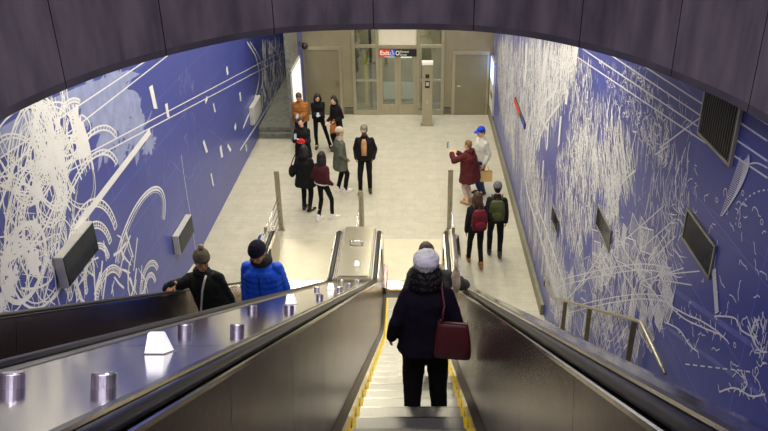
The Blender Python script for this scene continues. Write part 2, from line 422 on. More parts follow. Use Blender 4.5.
for y in (262,268,292,297): w.curve([(560,y+18),(600,y+8),(640,y+2),(672,y+6)],.012)
for a,b in (((640,250),(672,222)),((650,262),(676,236)),((600,262),(664,206)),((662,210),(664,262)),((672,212),(674,258)),((684,268),(640,282)),((660,275),(700,271)),((662,280),(692,285))): w.line(a,b,.011)
# staff lines
for a,b in (((561,46),(706,143)),((583,49),(708,133)),((611,55),(706,119)),((644,66),(706,106)),((738,121),(768,141)),((734,138),(768,161)),((729,152),(768,178)),((742,107),(768,124))): w.line(a,b,.015)
w.line((660,148),(700,118),.016); w.line((655,155),(668,146),.016)
# faint structure, dashes and squiggles towards the near end
w.strokes([(664,150),(690,150),(690,240),(664,240)],60,1.5,.25,.06,.3,.006,.014)
w.strokes([(640,120),(668,130),(668,230),(645,220)],45,1.5,.12,.1,.4,.006,.014)
w.strokes([(664,200),(684,200),(684,280),(664,280)],40,.2,.3,.08,.3,.008,.014)
for k in range(46):
    p=w.spots([(690,190),(768,190),(768,395),(740,395),(668,345),(690,280)],1)[0]
    u,v=w.P(*p); a=random.uniform(-.4,.9); q=[(u,v)]
    for i in range(random.randint(2,6)):
        a+=random.gauss(0,.8); q.append((q[-1][0]+.035*cos(a),q[-1][1]+.035*sin(a)))
    w.curve(q,.009,px=False,n=4)
for pts in ([(663,300),(675,308),(690,316),(700,320),(716,330),(728,341)],[(668,304),(684,318),(700,326),(722,335)],[(665,322),(680,330),(690,345),(699,352)],[(715,316),(735,318),(742,330),(756,338)],[(756,320),(752,335),(760,350),(768,352)],[(720,392),(735,388),(752,396),(766,394)],[(742,372),(748,384),(740,392)]):
    o=w.curve(pts,.014)
    for i in range(0,len(o)-1,2): 
        a=random.uniform(0,6.28); w.rib([o[i],(o[i][0]+.06*cos(a),o[i][1]+.06*sin(a))],.010)
for k in range(30):
    p=w.spots([(750,325),(768,320),(768,365),(756,358)],1)[0]; u,v=w.P(*p); a=random.choice((.3,1.5)); w.rib([(u,v),(u+.09*cos(a),v+.09*sin(a))],.009)
for k in range(9): w.line((686+k*7.5,364+k*.9),(690.5+k*7.5,364.6+k*.9),.011)
for k in range(11):
    t=k/10*pi*.5; w.line((768-32*cos(t)*1,225-35*sin(t)),(768-32*cos(t+.07),225-35*sin(t+.07)),.012)
for p in ((717,200),(743,193),(740,225),(762,222),(727,212),(735,345)):
    w.arc(w.P(*p),.022,.018,0,6.28,.008,n=10)
# plume
for k in range(30):
    t=k/29; x=744-22*t**1.2+3*sin(t*3); y=162+54*t
    L=(10*sin(pi*min(1,t*.75+.2))+1.5); w.rib([w.P(x,y),w.P(x+L*.55,y-L*.55),w.P(x+L*.75,y-L*1.05)],.008,1,2); w.rib([w.P(x,y),w.P(x-L*.35,y-L*.25),w.P(x-L*.42,y-L*.75)],.007,1,2)
w.curve([(746,165),(757,163),(768,168)],.012)
for k in range(20): 
    t=k/19; x=714+3*t; y=270+42*t; w.rib([w.P(x-1.2,y+1),w.P(x+2.6,y-1)],.014,1,2)
w.line((714,270),(718,240),.010)
# broad and thin pale blue diagonal bands
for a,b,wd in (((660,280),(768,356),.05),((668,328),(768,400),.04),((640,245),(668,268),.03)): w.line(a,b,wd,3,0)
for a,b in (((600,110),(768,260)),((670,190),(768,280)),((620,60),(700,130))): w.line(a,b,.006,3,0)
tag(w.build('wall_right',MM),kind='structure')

bs=MB(); bs.box(XR-.07,XR-.004,YEND-.9,YB,0,.22); struct('baseboard_right',bs,mat('olive_stone_base',(.20,.19,.14,1),.5,var=.1))

# back wall
b=MB()
X=lambda px,py: on_y(px,py,YB).x
EX0,EX1=-1.90,.86     # elevator front
b.box(-3.6,EX0,YB,YB+.2,-.2,ZC); b.box(EX1,XR+.2,YB,YB+.2,-.2,ZC); b.box(EX0,EX1,YB,YB+.2,2.92,ZC)
struct('wall_back',b,M_bwall)
b=MB(); b.box(-3.60,-3.46,20.7,29,-.2,ZC,0); b.box(-3.461,-3.452,22.2,YB,.0,ZC,1); 
struct('wall_side',b,[M_granite,M_mural])
b=MB(); b.box(XL,-3.55,28.8,29,-.2,ZC); struct('wall_niche',b,M_mural)
b=MB(); b.box(XL+.01,-3.60,21.1,28.8,0,.30); b.box(XL+.01,-3.60,20.95,21.1,0,.16); struct('trim_1',b,M_granite)
p=thing('white_panel','tall white wall panel behind the man in the tan jacket','panel',(-3.44,21.4,0))
q=MB(); q.box(-.012,.02,-.95,.78,.75,2.12); q.build('panel_board',mat('backlit_white',(.9,.9,.88,1),.4,emit=.7,var=.02),p)
q=MB(); 
for y0,y1,z0,z1 in ((-.98,-.95,.72,2.15),(.78,.81,.72,2.15),(-.98,.81,2.12,2.15),(-.98,.81,.72,.75)): q.box(-.012,.03,y0,y1,z0,z1)
q.build('panel_frame',M_grey,p)

# ceiling slab round the rounded escalator well, and the dark fascia along its edge
arch=[(0,120),(30,105),(66,89),(110,72),(165,56),(215,44),(272,33.5),(320,30.5),(373,29.5),(420,29.5),(474,30.5),(530,37),(579,47),(630,61),(671,77),(720,98),(749,112),(768,125)]
cv=[on_z(x,y,ZC) for x,y in arch]
cv=[(-2.80,-2.0),(-2.80,4.2)]+[(p.x,p.y) for p in cv]+[(XR-.02,4.3),(XR-.02,-2.0)]
c=MB()
for i in range(len(cv)-1):
    (x0,y0),(x1,y1)=cv[i],cv[i+1]
    if x1-x0<.001: continue
    c.quad((x0,y0,ZC),(x1,y1,ZC),(x1,29,ZC),(x0,29,ZC))
c.quad((XL,-2,ZC),(-2.80,-2,ZC),(-2.80,29,ZC),(XL,29,ZC)); c.quad((XR-.02,4.3,ZC),(XR,4.3,ZC),(XR,29,ZC),(XR-.02,29,ZC))
struct('ceiling',c,M_ceiling)
jx=[(XR-.02,3.9),(XR-.02,2.9),(XR-.02,1.9),(-2.80,.0),(-2.80,1.05),(-2.80,2.1),(-2.80,3.15),(-2.79,4.2)]
jpx=[66,165,272,373,474,579,671,749]
# fine resample of the curve
fine=[]
for i in range(len(cv)-1):
    n=max(2,int(sqrt((cv[i+1][0]-cv[i][0])**2+(cv[i+1][1]-cv[i][1])**2)/.06))
    for t in range(n): fine.append((cv[i][0]+(cv[i+1][0]-cv[i][0])*t/n, cv[i][1]+(cv[i+1][1]-cv[i][1])*t/n))
fine.append(cv[-1])
for _ in range(25): fine=[fine[0]]+[((fine[i-1][0]+2*fine[i][0]+fine[i+1][0])/4,(fine[i-1][1]+2*fine[i][1]+fine[i+1][1])/4) for i in range(1,len(fine)-1)]+[fine[-1]]
jp=[(on_z(x,y,ZC).x,on_z(x,y,ZC).y) for x,y in ((66,89),(165,56),(272,33.5),(373,29.5),(474,30.5),(579,47),(671,77),(749,112))]+jx
joints=set(min(range(len(fine)),key=lambda i:(fine[i][0]-a)**2+(fine[i][1]-bb)**2) for a,bb in jp)
fa=MB()
def foff(i,d):
    a=fine[max(i-1,0)]; bb=fine[min(i+1,len(fine)-1)]; dx,dy=bb[0]-a[0],bb[1]-a[1]; q=sqrt(dx*dx+dy*dy)
    return (fine[i][0]-dy/q*d, fine[i][1]+dx/q*d)       # +d = outwards, away from the well
ZT=9.4
for i in range(len(fine)-1):
    m = 0
    a0=foff(i,0); a1=foff(i+1,0); b0=foff(i,.12); b1=foff(i+1,.12)
    if i in joints:      # narrow recessed joint at the start of this piece
        t=.14; mid=(a0[0]+(a1[0]-a0[0])*t,a0[1]+(a1[1]-a0[1])*t); r0=foff(i,.02); r1=(mid[0]+r0[0]-a0[0],mid[1]+r0[1]-a0[1])
        fa.quad((*r0,ZC),(*r1,ZC),(*r1,ZT),(*r0,ZT),1)
        fa.quad((*a0,ZC),(*r0,ZC),(*r0,ZT),(*a0,ZT),1); fa.quad((*mid,ZC),(*r1,ZC),(*r1,ZT),(*mid,ZT),1)
        a0=mid
    fa.quad((*a0,ZC),(*a1,ZC),(*a1,ZC+.06),(*a0,ZC+.06),2)
    fa.quad((*a0,ZC+.06),(*a1,ZC+.06),(*a1,ZT),(*a0,ZT),0)
    fa.quad((*a0,ZC),(*a1,ZC),(*b1,ZC),(*b0,ZC),2); fa.quad((*b0,ZC),(*b1,ZC),(*b1,ZT),(*b0,ZT),0); fa.quad((*a0,ZT),(*a1,ZT),(*b1,ZT),(*b0,ZT),0)
struct('wall_fascia',fa,[M_fascia,M_joint,M_fedge])

# ---------------------------------------------------------------- escalators
K30=tan(radians(30)); ZN=6.4; YK=ZN/K30; RF=1.6; TF=RF*tan(radians(15))
def frames(y0,yend,n=10):
    """(y,z,ny,nz) along the nosing line: slope, bottom curve, level run"""
    out=[]; ys=YK-TF*cos(radians(30))
    for i in range(9):
        y=y0+(ys-y0)*i/8; out.append((y,ZN-K30*y,.5,cos(radians(30))))
    for i in range(1,n+1):
        a=radians(30)*(1-i/n); out.append((YK+TF-RF*sin(a),RF-RF*cos(a),sin(a),cos(a)))
    out.append((yend,0,0,1)); return out
def nose(y):
    if y<YK-TF*cos(radians(30)): return ZN-K30*y
    if y>YK+TF: return 0.
    d=YK+TF-y; return RF-sqrt(RF*RF-d*d)
AX=.62; YE=13.12
def newel(n=14,back=.5):
    out=[]
    for i in range(1,n+1):
        t=pi*i/n; out.append((t,))
    return out
def sweep(mb,prof,E,sd,y0=-.6,yend=YE,turn=False,close=True,m=0,caps=True,back=.45):
    fr=frames(y0,yend); rings=[]
    for (y,z,ny,nz) in fr: rings.append([(E+sd*dx,y+h*ny,z+h*nz) for dx,h in prof])
    if turn:
        for i in range(1,15):
            t=pi*i/14; rings.append([(E+sd*dx,yend+(h-AX)*sin(t),AX+(h-AX)*cos(t)) for dx,h in prof])
        if back: rings.append([(E+sd*dx,yend-back,AX-(h-AX)) for dx,h in prof])
    mb.loft(rings,m,caps and close,close); return mb
def band(prof,t=.012): # thin closed strip from an open 2-point profile
    (a,b),(c,d)=prof; return [(a,b),(c,d),(c+t,d-.002),(a+t,b-.002)]
STEP0=5.56
def escalator(label,E,cw_sides):
    r=thing('escalator',label,'escalator',(0,0,0))
    # steps: grooved tread with yellow edge strips, riser below the nosing
    k=-9
    while True:
        yn=STEP0+.4*k; k+=1
        if yn>YEND-.02: break
        z=nose(yn); z2=nose(yn+.4)
        s=MB(); s.box(E-.47,E+.47,yn-.40,yn,z-.03,z,0)
        s.box(E-.50,E+.50,yn-.43,yn-.012,z-.25,z-.03,2)
        st=s.build('step',[M_step,M_yellow,M_dsteel],r)
        for a,b in ((-.50,-.468),(.468,.50)):
            e=MB(); e.box(E+a,E+b,yn-.40,yn,z-.03,z+.002); e.build('step_edging',M_yellow,st)
        e=MB(); e.box(E-.46,E+.46,yn-.016,yn+.001,z-.03,z+.001); e.build('step_nosing',M_yellow if 11.3<yn<12.5 else M_dsteel,st)
    s=MB(); s.box(E-.50,E+.50,YEND,YEND+.30,-.02,.006); s.build('comb_plate',M_trim,r)
    s=MB(); s.box(E-.46,E+.46,YEND-.05,YEND,-.01,.007); s.build('comb_edge',M_yellow,r)
    s=MB(); s.box(E-.72,E+.72,YEND+.30,YEND+2.05,-.02,.008); s.build('landing_plate',M_landing,r)
    for sd in (-1,1):
        s=sweep(MB(),[(.505,-.28),(.505,.10),(.52,.10),(.52,-.28)],E,sd); s.build('skirt_panel',M_trim,r)
        s=sweep(MB(),[(.505,.10),(.55,.15),(.552,.135),(.515,.09)],E,sd); s.build('skirt_ledge',M_dsteel,r)
        s=sweep(MB(),[(.55,.15),(.563,.16),(.57,.14)],E,sd); s.build('shadow_gap',M_black,r)
        # inner panels, cut into lengths
        cuts=[-.6+1.12*i for i in range(11)]+[11.75,12.55]
        fr=frames(-.6,YE)
        for i in range(len(cuts)-1):
            ya,yb=cuts[i]+.003,cuts[i+1]-.003
            pts=[ya]+[y for (y,_,_,_) in fr if ya<y<yb]+[yb]; rings=[]
            for y in pts:
                ny,nz=(.5,cos(radians(30)))
                if y>YK+TF: ny,nz=0,1
                elif y>YK-TF*cos(radians(30)): ny=(YK+TF-y)/RF; nz=sqrt(1-ny*ny)
                z=nose(y)
                rings.append([(E+sd*dx,y+h*ny,z+h*nz) for dx,h in ((.560,.155),(.585,.56),(.606,.975),(.618,.975),(.597,.56),(.572,.155))])
            s=MB().loft(rings); s.build('inner_panel',M_steel,r)
        s=MB()                       # rounded end of the balustrade
        rings=[]
        for a in range(0,15):
            t=pi*a/14; rings.append([(E+sd*(.59+.016*0),12.555 if a==-1 else YE+(h-AX)*sin(t),AX+(h-AX)*cos(t)) for h in (AX+.01,.975)]+[(E+sd*.72,YE+(h-AX)*sin(t),AX+(h-AX)*cos(t)) for h in (.975,AX+.01)])
        s.loft(rings)
        s.box(min(E+sd*.575,E+sd*.72),max(E+sd*.575,E+sd*.72),12.552,YE,.03,.975) ; s.build('newel_panel',M_frame,r)
        s=MB(); s.box(min(E+sd*.51,E+sd*.74),max(E+sd*.51,E+sd*.74),12.3,YE+.06,0.0,.27); s.build('newel_base',M_steel,r)
        s=sweep(MB(),[(.603,.976),(.603,.992),(.613,.994),(.613,.976)],E,sd,turn=True,back=0); s.build('inner_trim',M_trim,r)
        s=sweep(MB(),[(.613,.966),(.613,.984),(.726,.984),(.726,.966)],E,sd,turn=True,back=0); s.build('handrail_guide',M_dsteel,r)
        hp=[(.664+.036*cos(t)*(1 if abs(cos(t))<.9 else 1.03),1.003+.019*sin(t)) for t in [2*pi*i/12 for i in range(12)]]
        s=sweep(MB(),hp,E,sd,turn=True); s.build('handrail',M_rubber,r,smooth=True)
        s=sweep(MB(),[(.726,.97),(.726,1.002),(.738,1.008),(.738,.97)],E,sd,yend=YE+.2); s.build('outer_trim',M_trim,r); s=sweep(MB(),[(.738,.97),(.738,1.004),(.775,1.003),(.775,.97)],E,sd,yend=YE+.2); s.build('outer_ledge',M_dsteel,r)
        if sd in cw_sides:
            s=sweep(MB(),[(.775,1.0),(.84,.995),(.905,.975),(.905,.95),(.775,.95)],E,sd); s.build('outer_deck',M_deck,r)
            s=sweep(MB(),[(.895,.96),(.905,.96),(.905,-.35),(.895,-.35)],E,sd); s.build('outer_cladding',M_steel,r)
            s=MB(); s.box(min(E+sd*.745,E+sd*.905),max(E+sd*.745,E+sd*.905),12.0,YE,0,.96); s.build('end_cladding',M_frame,r)
    return r
M_landing = mat('ribbed_landing_plate',(.60,.57,.46,1),.40,.45,var=.05,vscale=4)
E1,E2=-.045,-2.16
escalator('escalator in the middle carrying the woman in the white hat',E1,(1,))
escalator('escalator at the left carrying the two men in knitted hats',E2,(-1,))

# deck between the two escalators
d=thing('escalator_divider','broad polished steel deck between the two escalators, with knobs and wedges','divider')
xa,xb=E2+.777,E1-.777
cuts=[-.6,2.25,5.15,8.05,10.6]
def deckpiece(ya,yb):
    fr=frames(-.6,13.4); pts=[ya]+[y for (y,_,_,_) in fr if ya<y<yb]+[yb]; rings=[]
    for y in pts:
        ny,nz=(.5,cos(radians(30)))
        if y>YK+TF: ny,nz=0,1
        elif y>YK-TF*cos(radians(30)): ny=(YK+TF-y)/RF; nz=sqrt(1-ny*ny)
        z=nose(y); h=1.0
        rings.append([(xa,y+h*ny,z+h*nz),(xb,y+h*ny,z+h*nz),(xb,y+(h-.03)*ny,z+(h-.03)*nz),(xa,y+(h-.03)*ny,z+(h-.03)*nz)])
    return MB().loft(rings)
for i in range(len(cuts)-1): deckpiece(cuts[i]+.003,cuts[i+1]-.003).build('deck_panel',M_deck,d)
deckpiece(10.603,YK+TF).build('deck_panel',M_deck,d)
s=MB(); s.box(xa,xb,YK+TF+.004,13.42,.97,1.0); s.build('deck_panel',M_landing2:=mat('satin_landing_deck',(.40,.385,.33,1),.24,1,var=.05),d)
s=MB(); s.box(xa,xb,13.39,13.42,0,.968); s.build('end_panel',M_frame,d)
s=MB(); s.box(xa+.02,xb-.02,11.52,11.53,.965,1.004); s.build('seam_strip',M_black,d)
s=MB(); s.tube([(-1.25,12.72,1.055),(-.98,12.72,1.055)],.016,10)
for x in (-1.22,-1.01): s.cyl((x,12.72,1.0),.026,.065,12)
s.build('grab_bar',M_trim,d,smooth=True)

NS=V((0,.5,cos(radians(30))))
def deckpt(x,y):  # point on the deck surface whose horizontal distance is y
    if y>11.6: return V((x,y,1.0)),V((0,0,1))
    return V((x,y,ZN+1.0/cos(radians(30))-K30*y)),NS
def slant(p,n): # frame with its axis square to the deck
    xx=V((1,0,0)); yy=n.cross(xx); return Matrix((xx,yy,n)).transposed().to_4x4()
order=['nearest','second','third','fourth','fifth','sixth','seventh','eighth']
def knob(x,y,label,group):
    p,n=deckpt(x,y)
    r=MB(); mw=Matrix.Translation(p)@slant(p,n)
    s=MB(); s.loft([[(rr*cos(2*pi*i/24),rr*sin(2*pi*i/24),z) for i in range(24)] for rr,z in ((.037,0),(.037,.040),(.035,.043))]); o=s.build('deck_knob',M_knob,d); o.matrix_world=mw
    s=MB(); s.loft([[(rr*cos(2*pi*i/24),rr*sin(2*pi*i/24),z) for i in range(24)] for rr,z in ((.034,.0425),(.031,.046))]); s.build('knob_cap',M_trim,o)
ky=[1.8,3.28,4.70,6.26,7.93,9.14,10.65]
for i,y in enumerate(ky):
    for x,sn in ((-1.21,'left'),(-.935,'right')):
        knob(x,y,f'{order[i]} steel knob from the front in the {sn} row on the deck between escalators','steel knobs on the escalator deck')
for i,y in enumerate((2.50,5.40,8.06,11.88)):
    p,n=deckpt(-1.06,y)
    mw=Matrix.Translation(p)@slant(p,n)
    s=MB(); h=.088
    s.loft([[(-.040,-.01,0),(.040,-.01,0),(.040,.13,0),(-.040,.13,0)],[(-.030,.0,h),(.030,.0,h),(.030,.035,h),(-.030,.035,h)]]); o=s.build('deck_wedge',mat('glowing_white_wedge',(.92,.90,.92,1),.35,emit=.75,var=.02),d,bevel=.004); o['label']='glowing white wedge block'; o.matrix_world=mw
    s=MB(); s.box(-.046,.046,-.016,.136,0,.005); s.build('wedge_base',M_trim,o)

# staircase beside the right wall, hidden behind the balustrade for the most part, with its rail
st=MB(); n=16
for i in range(n):
    y=11.35-i*.305; st.box(E1+.93,XR-.002,y-.305,y,max(0,i*.1705-.4),(i+1)*.1705)
st.box(E1+.93,XR-.002,4.6,11.35-n*.305,2.4,n*.1705)
struct('trim_2',st,M_conc)
r=thing('stair_handrail','bent metal handrail on flat posts along the right mural wall','handrail',(2.3,0,0))
s=MB(); path=[(0,12.05,.80),(0,11.95,1.0),(0,11.40,1.0),(0,10.75,1.06),(0,6.55,3.50),(0,6.40,3.56),(0,5.70,3.56),(0,5.55,3.50)]
s.tube([(0,11.42,1.0),(0,10.75,1.06),(0,8.6,2.30),(0,6.50,3.51),(0,6.38,3.565),(0,5.66,3.575),(0,5.58,3.56)],.021,12); s.tube([(0,11.42,1.0),(0,11.50,.96),(0,11.52,.80)],.021,12)
s.build('rail',M_frame,r,smooth=True)
def stepz(y): 
    i=int((11.35-y)/.305); return max(0,min(n,i+1))*.1705
for y in (9.75,8.35,6.6):
    z=1.06+(10.75-y)*(3.51-1.06)/(10.75-6.5)
    s=MB(); s.box(-.03,.03,y-.012,y+.012,stepz(y),z-.02); s.build('post',M_louvre2:=mat('olive_post',(.22,.19,.10,1),.4,.6,var=.1),r)

# railings beyond the escalator ends
def railing(x,ht,label,dy=0):
    r=thing('end_railing',label,'railing',(x,15.2,0))
    s=MB(); s.box(-.055,.055,-.015,.015,0,ht); s.build('post',M_frame,r,bevel=.004)
    s=MB(); s.box(-.09,.09,-.07,.07,0,.012); s.build('base_plate',M_frame,r)
    for k in range(5):
        z=.16+.17*k; s=MB(); s.tube([(0,-.01,z),(0,13.62-15.2,z)],.010,8); s.build('rail',M_trim,r,smooth=True)
    s=MB(); s.box(-.03,.03,13.58-15.2,13.62-15.2,0,.90); s.build('end_post',M_frame,r)
railing(-3.03,1.44,'steel post and thin rails beyond the left end of the left escalator')
railing(-1.20,.96,'steel post and thin rails behind the deck between the two escalators')
railing(.78,1.47,'steel post and thin rails beyond the right handrail of the middle escalator')

# ---------------------------------------------------------------- elevator front and other fittings of the back wall
e=thing('elevator_entrance','metal framed glass elevator entrance with double doors in the back wall','elevator entrance',(0,YB,0))
xs=[-1.90,-1.16,.09,.86]
s=MB()
for x in xs: s.box(x-.045,x+.045,-.05,.12,0,2.92)
s.box(-1.90,.86,-.045,.10,2.16,2.24); s.box(-1.90,.86,-.045,.10,2.84,2.92); s.box(-1.90,-1.16,-.045,.1,0,.16); s.box(.09,.86,-.045,.1,0,.16)
s.box(-1.86,-1.20,-.04,.08,1.10,1.15); s.box(.13,.82,-.04,.08,1.10,1.15)
s.build('frame',M_frame,e)
for nm,x0,x1,z0,z1 in (('side_pane',-1.855,-1.205,.16,1.10),('side_pane',-1.855,-1.205,1.15,2.16),('side_pane',.135,.815,.16,1.10),('side_pane',.135,.815,1.15,2.16),('transom_pane',-1.855,-1.205,2.24,2.84),('transom_pane',.135,.815,2.24,2.84)):
    s=MB(); s.box(x0,x1,.02,.028,z0,z1); s.build(nm,M_glass,e)
s=MB(); s.box(-1.115,.045,.02,.04,2.24,2.84); s.build('transom_panel',mat('pale_transom_panel',(.62,.60,.50,1),.4,var=.04),e)
for x0,x1,hs in ((-1.11,-.54,1),(-.53,.04,-1)):
    s=MB(); s.box(x0,x0+.09,-.02,.03,0,2.12); s.box(x1-.09,x1,-.02,.03,0,2.12); s.box(x0+.09,x1-.09,-.02,.03,1.98,2.12); s.box(x0+.09,x1-.09,-.02,.03,0,.34)
    dd=s.build('door_leaf',M_frame,e)
    s=MB(); s.box(x0+.09,x1-.09,.0,.008,.34,1.98); s.build('door_pane',M_glass,dd)
    s=MB(); s.box(x0+.09,x1-.09,.5,.52,.36,.92); s.build('car_panel',mat('pale_car_panel',(.66,.72,.70,1),.4,var=.05),dd)
# inside of the lift car
s=MB(); s.box(-2.0,.96,1.30,1.34,-.1,2.95); s.box(-2.0,-1.96,.1,1.3,-.1,2.95); s.box(.92,.96,.1,1.3,-.1,2.95); s.box(-2,.96,.1,1.3,-.12,-.02); s.box(-2,.96,.1,1.3,2.9,2.95); s.build('car_interior',M_reveal,e)
s=MB(); s.box(-1.62,-1.52,.62,.66,.10,1.75); s.build('yellow_guard',mat('yellow_guard_strip',rgb(205,190,50),.5,var=.08),e)
s=MB(); s.box(-1.46,-1.38,.6,.7,.0,2.6); s.box(-1.46,-1.1,.60,.64,1.48,1.55); s.build('guide_column',M_black,e)
s=MB(); s.box(-.98,-.60,.9,.92,1.62,1.75); s.box(-.46,-.10,.9,.92,1.60,1.74); s.build('car_light',mat('car_light_glow',(.9,.95,.92,1),.4,emit=1.2),e)
lp=bpy.data.lights.new('elevator_lamp','AREA'); lo=bpy.data.objects.new('elevator_lamp',lp); COL.objects.link(lo); lp.shape='RECTANGLE'; lp.size=2; lp.size_y=.8; lp.energy=35; lp.color=(1,.96,.85); lo.location=(-.5,YB+.72,2.86)

def text(body,x,y,z,size,m,parent,nm='lettering',bold=0.0):
    cu=bpy.data.curves.new('t','FONT'); cu.body=body; cu.size=size; cu.extrude=.002; cu.offset=bold; cu.align_x='LEFT'
    to=bpy.data.objects.new('t',cu); COL.objects.link(to); dg=bpy.context.evaluated_depsgraph_get()
    me=bpy.data.meshes.new_from_object(to.evaluated_get(dg)); bpy.data.objects.remove(to)
    me.transform(Matrix.Translation((x,y,z))@Matrix.Rotation(pi/2,4,'X')); me.materials.clear(); me.materials.append(m)
    return link(nm,me,None,parent)
sg=thing('elevator_sign','exit and elevator sign in red, blue and black above the elevator doors','sign',(-1.11,YB-.075,1.90))
s=MB(); s.box(0,1.16,-.01,.024,0,.225); s.build('sign_board',M_black,sg)
s=MB(); s.box(0,.335,-.013,-.0101,.003,.222); s.build('red_field',M_red,sg)
s=MB(); s.box(.335,.50,-.013,-.0101,.003,.222); s.build('blue_field',M_blue,sg)
text('Exit',.03,-.0145,.055,.19,M_signw,sg,'exit_lettering',.003)
s=MB()   # wheelchair symbol
s.ell((.405,-.015,.190),(.014,.003,.014)); s.tube([(.405,-.015,.17),(.41,-.015,.11),(.452,-.015,.11),(.468,-.015,.05)],.008,6)
s.tube([(.395+.045*cos(t),-.015,.085+.045*sin(t)) for t in [1.9+i*.36 for i in range(13)]],.007,6); s.tube([(.407,-.015,.145),(.445,-.015,.145)],.007,6); s.build('wheelchair_symbol',M_signw,sg)
s=MB(); s.tube([(.575+.05*cos(i*pi/12),-.014,.11+.06*sin(i*pi/12)) for i in range(25)],.012,6); s.build('round_symbol',M_signw,sg)
text('Elevator',.64,-.0125,.125,.088,M_signw,sg,'upper_lettering'); text('Street',.64,-.0125,.03,.088,M_signw,sg,'lower_lettering')

pl=thing('call_pillar','slim steel intercom pillar standing to the right of the elevator doors','pillar',(.37,22.15,0))
s=MB(); s.box(-.155,.155,-.10,.10,.012,1.90); s.build('column',M_frame,pl,bevel=.008)
s=MB(); s.box(-.165,.165,-.11,.11,1.90,1.99); s.build('top_cap',M_white,pl,bevel=.006)
s=MB(); s.box(-.06,.06,-.107,-.098,1.50,1.62); s.build('speaker_plate',M_black,pl)
s=MB(); s.box(-.07,.07,-.112,-.098,1.20,1.42); h=s.build('call_panel',M_black,pl)
s=MB(); s.box(-.045,.045,-.115,-.111,1.27,1.38); s.build('call_button',M_grey,h)
s=MB(); s.box(-.02,.02,-.105,-.098,.70,.80); s.build('key_plate',M_grey,pl)
s=MB(); s.box(-.2,.2,-.14,.14,0,.012); s.build('base_plate',M_frame,pl)

dr=thing('door_1','',''); 
for k in ('label','category'):
    if k in dr: del dr[k]
dr['kind']='structure'; dr.location=(0,YB,0)
s=MB(); s.box(1.25,2.24,-.03,-.005,.02,1.95); s.build('door_leaf',M_bdoor,dr)
s=MB(); s.box(1.16,1.25,-.05,-.002,0,2.06); s.box(2.24,2.30,-.05,-.002,0,2.06); s.box(1.25,2.24,-.05,-.002,1.95,2.06); s.build('door_frame',M_frame,dr)
s=MB(); s.tube([(1.33,-.03,.95),(1.33,-.075,.95),(1.44,-.075,.95)],.014,8); s.build('door_handle',M_dsteel,dr)
dl=thing('door_2','','')
for k in ('label','category'):
    if k in dl: del dl[k]
dl['kind']='structure'; dl.location=(0,YB,0)
s=MB(); s.box(-3.42,-2.36,-.03,-.005,.02,2.10); s.build('door_leaf',M_bdoor,dl)
s=MB(); s.box(-3.45,-3.42,-.05,-.002,0,2.2); s.box(-2.36,-2.28,-.05,-.002,0,2.2); s.box(-3.42,-2.36,-.05,-.002,2.10,2.2); s.build('door_frame',M_frame,dl)
s=MB(); s.box(-2.46,-2.42,-.07,-.03,.95,1.12); s.build('door_handle',M_dsteel,dl)
for x0,x1,lab in ((-2.24,-1.96,'small dark floor level vent left of the elevator front'),(.90,1.14,'small dark floor level vent between elevator front and right door')):
    v=thing('wall_vent',lab,'vent',((x0+x1)/2,YB,0),0,'low vents beside the elevator'); hw=(x1-x0)/2
    s=MB(); s.box(-hw,hw,-.012,-.001,.04,.24); s.build('backing',M_black,v)
    s=MB()
    for k in range(6): s.box(-hw,hw,-.022,-.012,.05+k*.03,.066+k*.03)
    s.box(-hw-.012,-hw,-.025,-.001,.03,.25); s.box(hw,hw+.012,-.025,-.001,.03,.25); s.build('grille',M_dsteel,v)
# map board and its lit top on the right wall
mb_=thing('map_board','tall white information board with glowing blue top by the right door','information board',(XR-.04,22.6,0))
s=MB(); s.box(-.01,.035,-.55,.40,.35,1.28); s.build('board',M_white,mb_)
s=MB(); s.box(-.02,.035,-.55,.40,1.28,1.92); s.build('lit_screen',mat('lit_blue_screen',(.30,.42,.95,1),  .3,emit=3.2,var=.25,vscale=3),mb_)
s=MB(); s.box(-.016,.035,-.58,-.55,.32,1.95); s.box(-.016,.035,.40,.43,.32,1.95); s.box(-.016,.035,-.58,.43,1.92,1.95); s.build('board_frame',M_grey,mb_)
s=MB(); s.box(-.018,-.009,-.40,.10,.78,.96); s.build('leaflet_pocket',M_dsteel,mb_)
rs=thing('wall_sign','long narrow red and blue sign fixed on the right mural wall','sign',(XR-.035,16.6,2.30))
s=MB(); s.box(0,.031,-1.1,.75,0,.13); s.build('sign_case',M_black,rs)
s=MB(); s.box(-.006,0,-.30,.74,.01,.12); s.build('red_field',M_red,rs)
s=MB(); s.box(-.006,0,-1.09,-.75,.01,.12); s.build('blue_field',M_blue,rs)
